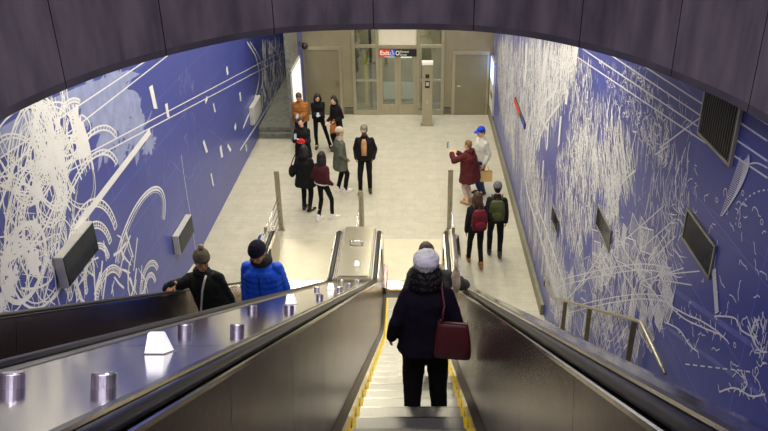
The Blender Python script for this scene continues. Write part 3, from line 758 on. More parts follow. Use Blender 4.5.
# display cabinets on the left wall
for i,(y0,y1,z0,z1,lab) in enumerate(((8.38,9.38,2.75,3.17,'dark screen cabinet on left mural, the large one nearest the viewer'),(12.68,13.58,.80,1.17,'dark screen cabinet on left mural just above the man in the black jacket'),(20.1,21.2,.75,1.22,'small pale cabinet at the far end of the left mural'))):
    r=thing('wall_cabinet',lab,'display cabinet',(XL,(y0+y1)/2,(z0+z1)/2),0,'cabinets along the left mural wall')
    hy,hz=(y1-y0)/2,(z1-z0)/2
    s=MB(); s.box(.005,.125,-hy-.02,hy+.02,-hz-.02,hz+.02); s.build('casing',M_grey,r,bevel=.008)
    s=MB(); s.box(.125,.135,-hy,hy,-hz,hz); s.build('screen',M_screen if i<2 else M_grey,r)
for y0,y1,z0,z1,lab in ((5.27,5.93,4.80,5.065,'dark flush window on right mural, largest and nearest the viewer'),(8.15,8.85,3.42,3.68,'dark flush window on right mural, middle of the three'),(11.2,11.78,2.0,2.26,'dark flush window on right mural, smallest and farthest along')):
    r=thing('flush_window',lab,'wall window',(XR,(y0+y1)/2,(z0+z1)/2),0,'dark windows along the right mural'); hy,hz=(y1-y0)/2,(z1-z0)/2
    s=MB(); s.box(-.016,-.004,-hy,hy,-hz,hz); s.build('pane',M_screen,r)
    s=MB()
    for a,b,c,d_ in ((-hy-.022,-hy,-hz-.022,hz+.022),(hy,hy+.022,-hz-.022,hz+.022),(-hy,hy,hz,hz+.022),(-hy,hy,-hz-.022,-hz)): s.box(-.022,-.004,a,b,c,d_)
    s.build('window_frame',M_dsteel,r)
r=thing('louvre_vent','dark slatted ventilation louvre high on the right mural wall','vent',(XR,5.64,5.97)); hy,hz=.34,.19
s=MB(); s.box(-.012,-.004,-hy,hy,-hz,hz+.1); s.build('backing',M_louvre,r)
for k in range(15):
    y=-hy+.03+k*(2*hy-.06)/14; s=MB(); s.box(-.024,-.012,y-.012,y+.012,-hz,hz+.1); s.build('slat',M_louvre,r)
s=MB()
for a,b,c,d_ in ((-hy-.025,-hy,-hz-.025,hz+.12),(hy,hy+.025,-hz-.025,hz+.12),(-hy,hy,hz+.1,hz+.12),(-hy,hy,-hz-.025,-hz)): s.box(-.030,-.004,a,b,c,d_)
s.build('louvre_frame',mat('worn_metal_frame',(.40,.38,.30,1),.4,.7,var=.15),r)
r=thing('security_camera','small dark dome camera on the wall above the white panel','camera',(-3.44,22.45,2.42))
s=MB(); s.box(0,.08,-.08,.08,-.05,.10); s.build('bracket',M_dsteel,r,bevel=.01)
s=MB(); s.ell((.16,-.05,-.04),(.10,.12,.10)); s.tube([(.06,0,.03),(.16,-.03,.03)],.03,8); s.build('dome',M_black,r,smooth=True)

#PEOPLE-BEGIN
# ---------------------------------------------------------------- people
SKIN={'light':rgb(222,178,150),'tan':rgb(190,140,108),'dark':rgb(105,70,50)}
def ik(a,b,l1,l2,pole):
    a=V(a); b=V(b); d=b-a; L=d.length; mx=(l1+l2)*.998
    if L>mx: b=a+d*(mx/L); d=b-a; L=mx
    x=(l1*l1-l2*l2+L*L)/(2*L); h=sqrt(max(0,l1*l1-x*x)); u=d.normalized()
    p=V(pole); p=p-u*p.dot(u); p=p.normalized() if p.length>1e-5 else u.orthogonal().normalized()
    return a+u*x+p*h, b
def add_hand(mb,wr,d,palm,side,s,curl=.45,fr=.0085):
    """palm and five separate fingers; d = finger direction, palm = way the palm faces"""
    d=V(d).normalized(); palm=V(palm); palm=(palm-d*palm.dot(d)).normalized(); ac=d.cross(palm)*side    # ac points to the thumb side
    wr=V(wr)
    for k in (-.028,-.009,.010,.028):
        mb.cap(wr+ac*(k*.7*s),.015*s,wr+d*(.085*s)+ac*(k*s),.0135*s,8)
    mb.cap(wr-d*.03*s,.025*s,wr+d*.01*s,.024*s,10)
    for k,ln in ((.029,.072),(.0098,.080),(-.0098,.075),(-.028,.060)):
        p=wr+d*(.083*s)+ac*(k*s); a=curl*.55; q=d.copy()
        for j,fk in enumerate((.45,.31,.24)):
            q=d*cos(a)+palm*sin(a); e=p+q*(ln*fk*s); r0=fr*s*(1-.10*j); mb.cap(p,r0,e,r0*.9,8); p=e; a+=curl*.8
    p=wr+d*(.022*s)+ac*(.028*s); q=(d*.65+ac*.72+palm*.25).normalized()
    e=p+q*(.042*s); mb.cap(p,.0125*s,e,.0105*s,8); q2=(d*.85+ac*.25+palm*(.3+.3*curl)).normalized(); mb.cap(e,.0105*s,e+q2*(.034*s),.0085*s,8)

def person(label,x,y,z,yaw,h,hands,feet=((-.10,0,0,0),(.10,0,0,0)),lean=(0,0),head=(0,0,0),skin='light',coat=None,trousers=rgb(18,18,22),shoes=rgb(20,18,18),
           hair=None,hat=None,group=None,face=True,fine=False,pole=((-.35,-1,-.25),(.35,-1,-.25)),crouch=0,curl=(.45,.45),palm=(None,None),fdir=(None,None),sole=None,hs=1.0):
    s=h/1.76; r=thing('person',label,'person',(x,y,z),radians(yaw),group)
    cm=fabric('c_%.3f_%.3f_%.3f'%coat['col'][:3],coat['col'],coat.get('rough',.85)); tm=fabric('t_%.3f_%.3f_%.3f'%trousers[:3],trousers); shm=mat('shoe_%.3f_%.3f_%.3f'%shoes[:3],shoes,.55,var=.15)
    sk=mat('skin_'+skin,SKIN[skin],.5,var=.08,vscale=30,spec=.35)
    b=coat.get('bulk',.0)*1.0; bw=coat.get('bw',1.0)
    P=V((0,0,(.95-crouch)*s)); S=P+V((lean[0],lean[1],.49*s)); up=(S-P).normalized()
    right=V((1,0,0)); right=(right-up*right.dot(up)).normalized(); fwd=up.cross(right)
    def T(t,dx=0,dy=0): return P+(S-P)*t+right*dx+fwd*dy
    def ring(t,hw,hd,dy=0,n=20,p=2.4):
        o=[]
        for i in range(n):
            a=2*pi*i/n; c,q=cos(a),sin(a)
            o.append(T(t,hw*abs(c)**(2/p)*(1 if c>=0 else -1),hd*abs(q)**(2/p)*(1 if q>=0 else -1)+dy))
        return o
    sh=[T(.862,-.150*s*bw-b*.15),T(.862,.150*s*bw+b*.15)]
    neck=T(1.12,0,.005*s); R=(Euler((radians(-head[1]),0,0)).to_matrix()); R=Euler((0,0,radians(head[0]))).to_matrix()@Euler((0,radians(head[2]),0)).to_matrix()@R
    HCn=neck+R@V((0,.022*s,.135*s))
    s0=s; hd=lambda a,bb,c: HCn+R@(V((a,bb,c))*s0*hs)
    arms=[]
    for i,sd in enumerate((-1,1)):
        w=V(hands[i])*s if not isinstance(hands[i],str) else None
        if hands[i]=='down': w=sh[i]+V((sd*.055,.03,-.535))*s
        elif hands[i]=='pocket': w=sh[i]+V((sd*.035,.12,-.44))*s
        el,w=ik(sh[i],w,.29*s,.265*s,pole[i]); arms.append((sh[i],el,w))
    legs=[]
    for i,sd in enumerate((-1,1)):
        f=V(feet[i][:3])*s; hip=P+V((sd*.088*s,0,-.03*s)); an=f+V((0,-.03*s,.085*s)); kn,an=ik(hip,an,.43*s,.435*s,(sd*.1,1,0)); legs.append((hip,kn,an,f,radians(feet[i][3])))
    # body
    k=MB()
    k.loft([ring(-.08,.12*s,.08*s),ring(.15,.145*s,.095*s),ring(.45,.125*s,.085*s),ring(.75,.145*s,.095*s),ring(.90,.145*s,.075*s),ring(1.0,.085*s,.06*s),ring(1.06,.056*s,.052*s)])
    k.cap(T(.98),.058*s,HCn+R@V((0,-.01,-.06))*s,.052*s)
    k.ell(HCn,(.074*s,.095*s,.112*s),R,18,12); k.ell(hd(0,.045,-.062),(.052*s,.052*s,.052*s),R)
    if face:
        k.cap(hd(0,.088,.02),.010*s,hd(0,.112,-.022),.014*s,8); k.ell(hd(0,.088,-.052),(.022*s,.012*s,.008*s),R,8,6); k.cap(hd(0,.07,-.09),.02*s,hd(0,.075,-.085),.02*s,8)
        for sd in (-1,1): k.ell(hd(sd*.04,.066,-.02),(.026*s,.026*s,.024*s),R,8,6)
    for sd in (-1,1): k.ell(hd(sd*.076,-.005,-.005),(.011*s,.022*s,.032*s),R,8,6)
    for i,sd in enumerate((-1,1)):
        a,e,w=arms[i]; k.chain([a,e,w],[.045*s,.036*s,.025*s])
        d=fdir[i] if fdir[i] else (w-e); pm=palm[i] if palm[i] else (V((-sd*.8,.1,0)) if abs((w-e).normalized().z)>.6 else V((0,.0,-1)))
        if hands[i]!='pocket': add_hand(k,w,d,pm,sd,s,curl[i])
        else: add_hand(k,w,d,pm,sd,s*.85,.9)
        hip,kn,an,f,ty=legs[i]; k.chain([hip,kn,an],[.07*s,.05*s,.036*s]); k.cap(an,.036*s,f+V((sin(-ty)*.12,cos(ty)*.12,.035))*s,.028*s)
    k.fuse('body',sk,r,.0065 if fine else .0085,2)
    # trousers
    k=MB(); tw=coat.get('leg',1.0)
    k.loft([[V((hw*cos(2*pi*i/18),hdp*sin(2*pi*i/18),zz))*s+V((P.x,P.y-.0,P.z)) for i in range(18)] for hw,hdp,zz in ((.10,.08,-.12),(.165,.12,-.05),(.16,.115,.05),(.145,.105,.14))])
    for i in (0,1):
        hip,kn,an,f,ty=legs[i]; k.chain([hip,kn,an+V((0,0,-.005))],[.092*s*tw,.068*s*tw,.052*s*tw])
    k.fuse('trousers',tm,r,.013,3,fold=.006,fscale=11)
    for i in (0,1):
        hip,kn,an,f,ty=legs[i]; dr=V((-sin(ty),cos(ty),0)); k=MB()
        k.cap(f+V((0,0,.047*s))-dr*.065*s,.043*s,f+dr*.09*s+V((0,0,.043*s)),.043*s); k.cap(f+dr*.05*s+V((0,0,.04*s)),.043*s,f+dr*.165*s+V((0,0,.034*s)),.034*s); k.cap(an+V((0,0,-.02)),.05*s,an+V((0,0,.035)),.05*s)
        so=k.fuse('shoe',shm,r,.008,2)
        zmin=min(v.co.z for v in so.data.vertices)
        if sole:
            q=MB(); q.cap(f-dr*.06*s+V((0,0,.014)),.046*s,f+dr*.15*s+V((0,0,.014)),.040*s)
            me=q.fuse('shoe_sole',mat('sole_pale',sole,.6,var=.05),so,.008,1)
            for v in me.data.vertices: v.co.z=max(.001,min(v.co.z,f.z+.026))
        for v in so.data.vertices: v.co.z=max(v.co.z,f.z+.002)
    # coat
    k=MB(); L=coat.get('len',-.02); hemw=coat.get('hem',.175); bl=b
    rs=[ring(L,(hemw+bl)*s,(hemw*.72+bl)*s)]
    if L<-.25: rs.append(ring(L*.5,(hemw*.55+.085+bl)*s,(hemw*.36+.07+bl)*s))
    if L<.1: rs.append(ring(.12,(.168+bl)*s*bw,(.125+bl)*s))
    rs+=[ring(.45,(.152+bl)*s*bw,(.118+bl)*s),ring(.75,(.164+bl*.8)*s*bw,(.122+bl*.8)*s),ring(.86,(.142+bl*.4)*s*bw,(.110+bl*.6)*s),ring(.94,(.112+bl*.3)*s*bw,(.092+bl*.45)*s),ring(1.02,(.082+bl*.25)*s,(.078+bl*.3)*s),ring(1.07,(.070+bl*.22)*s,(.070+bl*.25)*s),ring(1.10,(.066+bl*.2)*s,(.066+bl*.2)*s)]
    k.loft(rs)
    for i,sd in enumerate((-1,1)):
        a,e,w=arms[i]; k.chain([a,e,w-(w-e).normalized()*.015*s],[(.054+bl*.38)*s,(.050+bl*.42)*s,(.040+bl*.35)*s])
    k.cap(T(1.08,-.03*s,-.01),.052*s,T(1.08,.03*s,-.01),.052*s)
    if coat.get('hood'): k.ell(T(1.07,0,-.085*s),(.115*s,.07*s,.085*s))
    co_=k.fuse(coat.get('name','coat'),cm,r,.011 if fine else .013,3,fold=coat.get('fold',.010),fscale=coat.get('fs',8),quilt=coat.get('quilt',0),qstep=coat.get('qstep',.085))
    if coat.get('zip'):
        q=MB(); q.tube([T(t,0,(.128+bl*.95)*s) for t in (.02,.3,.6,.85)],.006,6); q.build('zip',M_black,co_)
    if coat.get('open'):   # open front showing the top under it
        q=MB(); n=7
        rr=[]
        for t,hw in ((.16,.062),(.4,.064),(.65,.066),(.85,.06),(1.0,.04)):
            dy=(.132+bl*.9)*s*(1 if t<.8 else .93 if t<1 else .80)
            rr.append([T(t,hw*s*cos(2*pi*i/10),dy+.018*s*sin(2*pi*i/10)) for i in range(10)])
        q.loft(rr); q.build('sweater_front',fabric('sw',coat['open']),r,smooth=True)
    if coat.get('band'):
        q=MB(); q.loft([ring(L+.0,(hemw+bl+.008)*s,(hemw*.72+bl+.008)*s),ring(L+.06,(hemw+bl+.008)*s,(hemw*.72+bl+.008)*s)]); q.build('hem_band',fabric('band',coat['band']),r,smooth=True)
    if coat.get('scarf'):
        q=MB(); q.loft([ring(1.0,.105*s,.092*s,.005),ring(1.07,.098*s,.098*s,.012),ring(1.15,.082*s,.086*s,.015),ring(1.20,.066*s,.07*s,.012)]); q.fuse('scarf',fabric('scarf%.3f'%coat['scarf'][0],coat['scarf']),r,.011,2,fold=.01,fscale=16)
    # face
    if face:
        for sd in (-1,1):
            q=MB(); q.ell(hd(sd*.031,.084,.012),(.0135*s,.008*s,.008*s),R,10,8); ey=q.build('eye',mat('eye_white',(.75,.73,.70,1),.3,var=.02),r,smooth=True)
            q=MB(); q.ell(hd(sd*.031,.090,.012),(.006*s,.004*s,.006*s),R,8,6); q.build('iris',M_black,ey,smooth=True)
            if hair or hat:
                q=MB(); q.cap(hd(sd*.018,.092,.036),.005*s,hd(sd*.046,.082,.036),.004*s,6); q.build('eyebrow',mat('brow',(.03,.02,.015,1),.8,var=.1),r,smooth=True)
        q=MB(); q.ell(hd(0,.098,-.053),(.021*s,.006*s,.006*s),R,10,6); q.build('mouth',mat('lips',rgb(150,80,72) if skin!='dark' else rgb(85,45,40),.5,var=.05),r,smooth=True)
    # hair
    if hair:
        hm=mat('hair_%.3f'%hair['col'][0],hair['col'],.55,bump=.8,bscale=50,var=.4,vscale=30,stretch=(1,1,.15)); st=hair['style']; k=MB()
        k.ell(hd(0,-.018,.026),(.086*s,.100*s,.108*s),R,18,12)
        if st=='short': k.ell(hd(0,-.055,-.03),(.070*s,.05*s,.06*s),R)
        if st=='curly':
            for i in range(13):
                a=radians(-125+250*i/12); px,py=sin(a)*.088,-cos(a)*.085-.01
                for zz,rr in ((.0,.034),(-.05,.042),(-.10,.048),(-.145,.040)): k.ell(hd(px*(1.0-zz*2.6),py*(1.0-zz*1.5),zz),(rr*s,rr*s,rr*1.1*s),None,10,7)
        if st in ('long','bob','wavy'):
            ln={'long':.40,'bob':.15,'wavy':.26}[st]
            for i in range(11):
                a=radians(-95+19*i); px,py=sin(a)*.080,-cos(a)*.080-.005
                top=hd(px,py,.03); mid=hd(px*1.12,py*1.1-.005,-.08); bx=(1.25 if st!='long' else 1.05)
                bot=mid+V((px*.1,py*.1,0))*s+fwd*(-.02*s)+V((0,0,-(ln-.08)*s*(1 if abs(a)<1.6 else .8)))
                if abs(a)>1.85 : mid=hd(px*1.1,py-.01,-.06)
                k.chain([top,mid,bot],[.026*s,.028*s*bx,.020*s*bx],8)
        k.fuse('hair',hm,r,.008,2,fold=.016 if st=='curly' else .009 if st!='short' else .004,fscale=30)
    if hat:
        hm=fabric('hat_%.3f_%.3f'%hat['col'][:2],hat['col'],.9); st=hat['style']; k=MB()
        def hr(zz,a,bb,dy=-.008,n=20): return [hd(a*cos(2*pi*i/n),bb*sin(2*pi*i/n)+dy,zz) for i in range(n)]
        if st=='beanie':
            k.loft([hr(.030,.088,.108),hr(.060,.093,.112),hr(.095,.088,.104),hr(.130,.066,.078),hr(.150,.03,.036)])
            o=k.fuse('knitted_hat',hm,r,.008,2,fold=.004,fscale=40)
            k=MB(); k.loft([hr(.022,.092,.112),hr(.03,.098,.117),hr(.065,.099,.118),hr(.075,.094,.113)]); k.fuse('hat_cuff',hm,o,.008,1,fold=.003,fscale=60)
            if hat.get('pom'): k=MB(); k.ell(hd(0,-.03,.175),(.035*s,.035*s,.032*s)); k.fuse('pompom',fabric('pom',hat['pom']),o,.007,1,fold=.008,fscale=60)
        if st=='beret':
            k.loft([hr(.005,.086,.104,-.012),hr(.035,.103,.120,-.016),hr(.075,.114,.132,-.022),hr(.115,.104,.122,-.024),hr(.145,.074,.088,-.022),hr(.158,.03,.036,-.02)])
            o=k.fuse('knitted_hat',hm,r,.007,2,fold=.010,fscale=26)
            k=MB(); k.loft([hr(-.006,.088,.106,-.012),hr(.002,.093,.111,-.012),hr(.030,.095,.113,-.012),hr(.038,.090,.108,-.012)]); k.fuse('hat_cuff',fabric('hatcuff',hat['cuff']),o,.007,1,fold=.003,fscale=60)
        if st=='cap':
            k.loft([hr(.038,.086,.106),hr(.065,.090,.110),hr(.10,.082,.098),hr(.128,.058,.068),hr(.138,.02,.024)])
            o=k.fuse('cap',hm,r,.008,2)
            k=MB(); k.ell(hd(0,.105,.046),(.070*s,.085*s,.010*s),R@Euler((radians(-14),0,0)).to_matrix(),18,8); k.build('cap_brim',hm,o,smooth=True)
    return dict(root=r,s=s,arms=arms,sh=sh,T=T,hd=hd,P=P,S=S,fwd=fwd,right=right,R=R,yaw=radians(yaw),loc=V((x,y,z)))
def W(p,q): return p['loc']+Matrix.Rotation(p['yaw'],3,'Z')@V(q)
def to_local(p_loc,yaw,q,s): return tuple((Matrix.Rotation(-radians(yaw),3,'Z')@(V(q)-V(p_loc)))/s)
def at_head(px,py,h): return on_z(px,py,h-.01)
BK=rgb(22,21,25)
HB=rgb(20,15,14); HBR=rgb(62,40,28)

def tread(y):   # top of the step that carries horizontal distance y
    k=math.ceil((y-STEP0)/.4); return nose(STEP0+.4*k), STEP0+.4*k

# woman in the white hat, seen from behind
zt,yn=tread(5.70)
wm=person('woman seen from behind in white knitted hat and dark plum coat on the escalator',.10,5.80,zt,2,1.70,((-.33,.03,.88),(.30,.12,.92)),feet=((-.135,-.06,0,8),(.135,-.02,0,-8)),lean=(0,.02),head=(-4,4,0),
  coat=dict(col=rgb(25,18,33),len=-.36,hem=.225,bulk=.05,bw=1.14,fold=.014,fs=6,name='coat',leg=1.62),trousers=rgb(17,16,19),shoes=rgb(14,13,14),hair=dict(col=HB,style='curly'),hat=dict(col=rgb(252,248,250),style='beret',cuff=rgb(214,196,218)),face=True,fine=True,hs=1.10)
def handbag(name,label,loc,rz,w,hh,dp,col,strap_pts,cat='handbag',taper=.82):
    r=thing(name,label,cat,loc,rz); m=mat('leather_%.3f_%.3f'%col[:2],col,.42,bump=.25,bscale=30,var=.18,vscale=5)
    k=MB(); rr=[]
    for zz,f,g in ((0,.97,.85),(.02,1,1),(hh*.5,.95,.9),(hh*.9,taper,.45),(hh,taper*.98,.22)):
        rr.append([(w*f*.5*abs(cos(a))**.45*(1 if cos(a)>0 else -1),dp*g*.5*abs(sin(a))**.6*(1 if sin(a)>0 else -1),zz) for a in [2*pi*i/28+.01 for i in range(28)]])
    k.loft(rr); k.build('bag_body',m,r,smooth=True)
    Mi=Matrix.Rotation(-rz,3,'Z')
    k=MB(); k.tube([Mi@(V(q)-V(loc)) for q in strap_pts],.011,8); k.build('strap',m,r,smooth=True)
    for sx in (-1,1):
        k=MB(); c=V((sx*w*taper*.40,0,hh+.005)); k.tube([c+V((.018*cos(t),0,.018*sin(t))) for t in [2*pi*i/12 for i in range(13)]],.0035,6); k.build('ring',M_trim,r,smooth=True)
    k=MB(); k.box(-w*taper*.45,w*taper*.45,-dp*.13,dp*.13,hh-.02,hh+.004); k.build('top_edge',m,r,bevel=.003)
    return r
hc=on_y(452,353,5.60)
sp=W(wm,wm['T'](1.02,.155*wm['s'],-.02))
handbag('handbag','burgundy leather handbag hanging from the right shoulder of the woman in white hat',(hc.x,5.555,hc.z),radians(-8),.34,.36,.12,rgb(92,34,42),
   [(hc.x-.10,5.56,hc.z+.35),(hc.x-.085,5.57,hc.z+.50),(sp.x+.01,5.62,sp.z-.09),(sp.x-.01,5.70,sp.z+.03),(sp.x-.01,5.78,sp.z+.06),(sp.x-.01,5.86,sp.z+.03),(sp.x,5.90,sp.z-.06)])

# person ahead of her
zt,yn=tread(7.4); yaw=-6; ls=1.84/1.76; hp_=(.645,8.02,0)
hz=nose(7.85)+1.022/cos(radians(30)); tgt=(E1+.665,7.82,hz+.07)
person('person half hidden beyond the white hat, in grey jacket, reaching to the right handrail',.17,7.45,zt,yaw,1.84,('down',to_local((.17,7.45,zt),yaw,tgt,ls)),lean=(.0,.04),head=(0,8,-16),
  coat=dict(col=rgb(70,72,68),len=-.08,bulk=.065,bw=1.06,fold=.016,scarf=rgb(70,72,70)),hair=dict(col=HBR,style='short'),face=True,fdir=(None,(0,.9,-.45)),palm=(None,(0,-.4,-1)),pole=((-1,-.7,-.4),(1,-.3,-.6)))
r=thing('shoulder_bag','cream bag worn on the right shoulder of the person in grey jacket','bag',(on_y(456,279,7.30).x,7.30,on_y(456,279,7.30).z))
k=MB(); k.ell((0,-.02,.0),(.05,.07,.17)); k.fuse('bag_body',fabric('cream',rgb(214,196,170)),r,.01,2,fold=.012,fscale=20)
k=MB(); k.tube([(0,-.05,.14),(-.01,.0,.24),(-.01,.07,.20),(0,.10,.05)],.014,8); k.build('strap',fabric('cream',rgb(214,196,170)),r,smooth=True)

# two men riding up at the left
def riding(px,py,h,Y):  # head top at a pixel, at a given distance
    p=on_y(px,py,Y); return p
Y1=7.85; zt1,_=tread(Y1); p1=on_y(199,247,Y1); 
yaw=180-14; hr_=V((E2-.66,Y1-.02,0)); ls=1.76/1.76
hand_y=on_x(172,292,E2-.67).y; hand=(E2-.665,hand_y+.07,ZN+1.022/cos(radians(30))-K30*(hand_y+.07)+.07)
hgt=p1.z-zt1-.02
m1=person('man in black jacket and olive bobble hat gripping the left handrail',p1.x+.12,Y1,zt1,yaw,min(1.90,hgt),('down',to_local((p1.x+.12,Y1,zt1),yaw,hand,min(1.90,hgt)/1.76)),lean=(.10,.05),head=(40,6,-6),skin='tan',
  coat=dict(col=rgb(26,29,28),len=-.10,bulk=.052,bw=1.08,fold=.018,scarf=rgb(30,34,32)),hair=dict(col=HB,style='short'),hat=dict(col=rgb(92,86,70),style='beanie',pom=rgb(150,138,110)),fine=True,curl=(.4,.75),fdir=(None,(.3,.9,-.5)),palm=(None,(0,.0,-1)),pole=((-.35,-1,-.3),(.6,-.6,-.6)))
# glasses and the pale bag strap
k=MB()
for sd in (-1,1): k.tube([m1['hd'](sd*.032+.021*cos(t),.101,.010+.017*sin(t)) for t in [2*pi*i/14 for i in range(15)]],.0028,6)
k.build('glasses',M_black,m1['root'],smooth=True)
r=thing('shoulder_strap','thin pale strap slung across the black jacket of the man in olive hat','bag strap',m1['loc'],m1['yaw'])
k=MB(); k.tube([m1['T'](t,dx*m1['s'],dy*m1['s']) for t,dx,dy in ((1.06,-.10,.09),(.95,-.085,.155),(.75,-.04,.188),(.45,.03,.185),(.15,.10,.19),(.0,.15,.17))],.013,8); k.build('strap',fabric('pale_strap',rgb(212,208,204)),r,smooth=True)
Y2=7.95; zt2,_=tread(Y2); p2=on_y(259,236,Y2); hgt2=p2.z-zt2-.02
m2=person('man in bright blue puffer jacket and navy knitted hat on the left escalator',p2.x,Y2,zt2,176,min(1.98,hgt2),('down','down'),head=(-8,24,0),skin='tan',
  coat=dict(col=rgb(28,84,214),len=-.10,bulk=.055,bw=1.06,fold=.008,quilt=.007,qstep=.075,rough=.5,zip=1,hem=.18),hair=dict(col=HB,style='short'),hat=dict(col=rgb(24,26,44),style='beanie'),fine=True)
k=MB(); k.loft([[m2['T'](t,a*m2['s']*cos(2*pi*i/18),a*m2['s']*sin(2*pi*i/18)+.012) for i in range(18)] for t,a in ((1.02,.125),(1.10,.118),(1.17,.098),(1.19,.08))]); k.fuse('collar',fabric('darkcollar',rgb(38,40,44)),m2['root'],.01,2,fold=.012,fscale=22)

# people in the hall
def phone(pos,rz,label,tilt=0):
    r=thing('phone',label,'phone',pos,0); r.rotation_euler=(tilt,0,rz)
    k=MB(); k.box(-.037,.037,-.005,.005,-.075,.075); k.build('phone_case',M_black,r,bevel=.003)
    k=MB(); k.box(-.033,.033,-.0065,-.0052,-.068,.068); k.build('screen',mat('phone_screen',(.25,.3,.36,1),.15,emit=.5,var=.1),r)
    return r
def two(p,y=.36,z=1.12,dx=.045): return ((-dx,y,z),(dx,y,z))
q=at_head(299,91,1.75)
P=person('man in tan orange jacket looking down at his hands by the white panel',q.x,q.y,0,176,1.75,two(0,.33,1.12,.05),head=(0,30,0),skin='tan',coat=dict(col=rgb(150,98,50),len=-.10,bulk=.05,bw=1.1,quilt=.008,fold=.012),hair=dict(col=rgb(80,62,50),style='short'),trousers=rgb(26,26,34))
h=W(P,(0,.40,1.16)); phone(h,radians(176+180),'phone in the hands of the man in the tan jacket',radians(-50))
q=at_head(317,91.5,1.68)
P=person('person in short black jacket standing with legs apart reading a phone',q.x,q.y,0,186,1.68,two(0,.32,1.14),feet=((-.30,.05,0,14),(.10,0,0,-8)),lean=(.0,.0),head=(0,32,0),coat=dict(col=BK,len=-.02,bulk=.02,leg=.86),hair=dict(col=HB,style='bob'),trousers=rgb(16,16,19))
h=W(P,(0,.40,1.13)); phone(h,radians(6),'phone held by the person with legs apart in black',radians(-50))
q=at_head(335,95,1.65)
P=person('woman with long dark hair in knee length black coat near the elevator',q.x,q.y,0,140,1.65,((-.13,.18,1.02),(.10,.26,.98)),feet=((-.08,0,0,0),(.08,.02,0,0)),head=(8,22,0),coat=dict(col=rgb(20,18,20),len=-.86,hem=.20,bulk=.015),hair=dict(col=HB,style='long'))
h=W(P,(-.14,.26,.60)); h2=W(P,(-.13,.20,1.02))
handbag('handbag','small tan bag held by the woman in knee length black coat',(h.x,h.y,.66),radians(40),.22,.24,.09,rgb(150,86,44),[(h.x-.05,h.y,.89),(h.x-.03,h.y,.99),(h2.x,h2.y,1.03),(h.x+.03,h.y,.99),(h.x+.05,h.y,.89)])
q=at_head(301,117,1.68)
P=person('woman in long black coat facing the escalators with a red purse in hand',q.x,q.y,0,178,1.68,((-.09,.30,1.17),(.10,.32,1.24)),head=(-4,6,0),coat=dict(col=rgb(24,24,26),len=-.70,hem=.20,bulk=.03),hair=dict(col=HBR,style='short'))
h=W(P,(-.03,.385,1.16)); r=thing('red_purse','small bright red purse held by the woman in long black coat','purse',h,radians(178))
k=MB(); k.ell((0,0,0),(.115,.035,.065)); k.fuse('purse_body',mat('red_leather',rgb(205,26,34),.4,bump=.2,var=.12),r,.008,1); k=MB(); k.tube([(-.09,.0,.05),(0,.0,.085),(.09,.0,.05)],.008,6); k.build('flap_edge',mat('red_leather',rgb(205,26,34),.4),r,smooth=True)
h=W(P,(.10,.40,1.30)); phone(h,radians(-2),'phone raised beside the red purse by the woman in long black coat',radians(-20))
q=at_head(303,146,1.65)
P=person('person in dark hooded thigh length coat with their back to the escalators',q.x,q.y,0,-12,1.66,('pocket',(.16,.24,1.08)),feet=((-.09,.05,0,0),(.09,-.04,0,-28)),head=(-20,4,0),coat=dict(col=rgb(20,20,23),len=-.52,hem=.22,bulk=.055,hood=1),hair=dict(col=rgb(16,13,14),style='bob'),face=True)
h=W(P,P['T'](.30,-.27,-.10)); r=thing('shoulder_bag','black shoulder bag at the left side of the person in the hooded coat','bag',h,radians(-12))
k=MB(); k.ell((0,0,0),(.07,.14,.15)); k.fuse('bag_body',fabric('blackbag',rgb(18,18,20)),r,.011,2,fold=.012,fscale=12)
k=MB(); k.tube([(0,-.09,.12),(.05,-.05,.30),(.12,.02,.46),(.16,.10,.40)],.012,6); k.build('strap',fabric('blackbag',rgb(18,18,20)),r,smooth=True)
q=at_head(320.7,152,1.69)
P=person('woman with long black hair in maroon jacket, black leggings and white sneakers',q.x,q.y,0,-34,1.69,('pocket','pocket'),feet=((-.08,-.10,0,0),(.15,.14,0,-30)),head=(10,4,0),coat=dict(col=rgb(66,26,30),len=.02,bulk=.025,band=rgb(210,205,200),hem=.17,leg=.82),trousers=rgb(15,15,18),shoes=rgb(232,230,226),sole=rgb(240,240,238),hair=dict(col=rgb(14,12,13),style='long'))
q=at_head(338.5,128,1.70)
P=person('person in grey green knee length coat and pale headwear with white sneakers',q.x,q.y,0,-62,1.70,('pocket','pocket'),feet=((-.07,-.04,0,0),(.08,.10,0,0)),head=(-6,0,0),coat=dict(col=rgb(88,92,82),len=-.62,hem=.20,bulk=.03,scarf=rgb(165,158,140)),hat=dict(col=rgb(176,168,150),style='beanie'),hair=dict(col=rgb(130,105,70),style='short'),shoes=rgb(232,230,226),sole=rgb(240,240,238),trousers=rgb(20,20,24))
q=at_head(364,125,1.77)
P=person('man in flat grey cap and open black coat over an orange tan sweater',q.x,q.y,0,178,1.77,('pocket','pocket'),feet=((-.10,0,0,10),(.13,.10,0,-8)),head=(0,6,0),skin='dark',coat=dict(col=BK,len=-.16,bulk=.045,bw=1.06,open=rgb(192,146,104)),hat=dict(col=rgb(120,112,102),style='cap'),hair=dict(col=HB,style='short'),trousers=rgb(18,18,21))
q=at_head(474.6,139.5,1.64)
P=person('woman in bulky maroon coat raising a phone to take a picture',q.x-.10,q.y-.06,0,52,1.64,((-.20,.42,1.36),(.06,.42,1.30)),feet=((-.09,0,0,0),(.09,.03,0,0)),lean=(-.02,.03),head=(8,-2,0),coat=dict(col=rgb(80,32,34),len=-.58,hem=.24,bulk=.075,bw=1.08,hood=1,fold=.016),hair=dict(col=rgb(120,92,52),style='short'),trousers=rgb(206,186,172),shoes=rgb(176,126,66))
h=W(P,(-.20,.50,1.46)); phone(h,radians(52),'phone held up high by the woman in the maroon coat')
q=at_head(481,130.5,1.76)
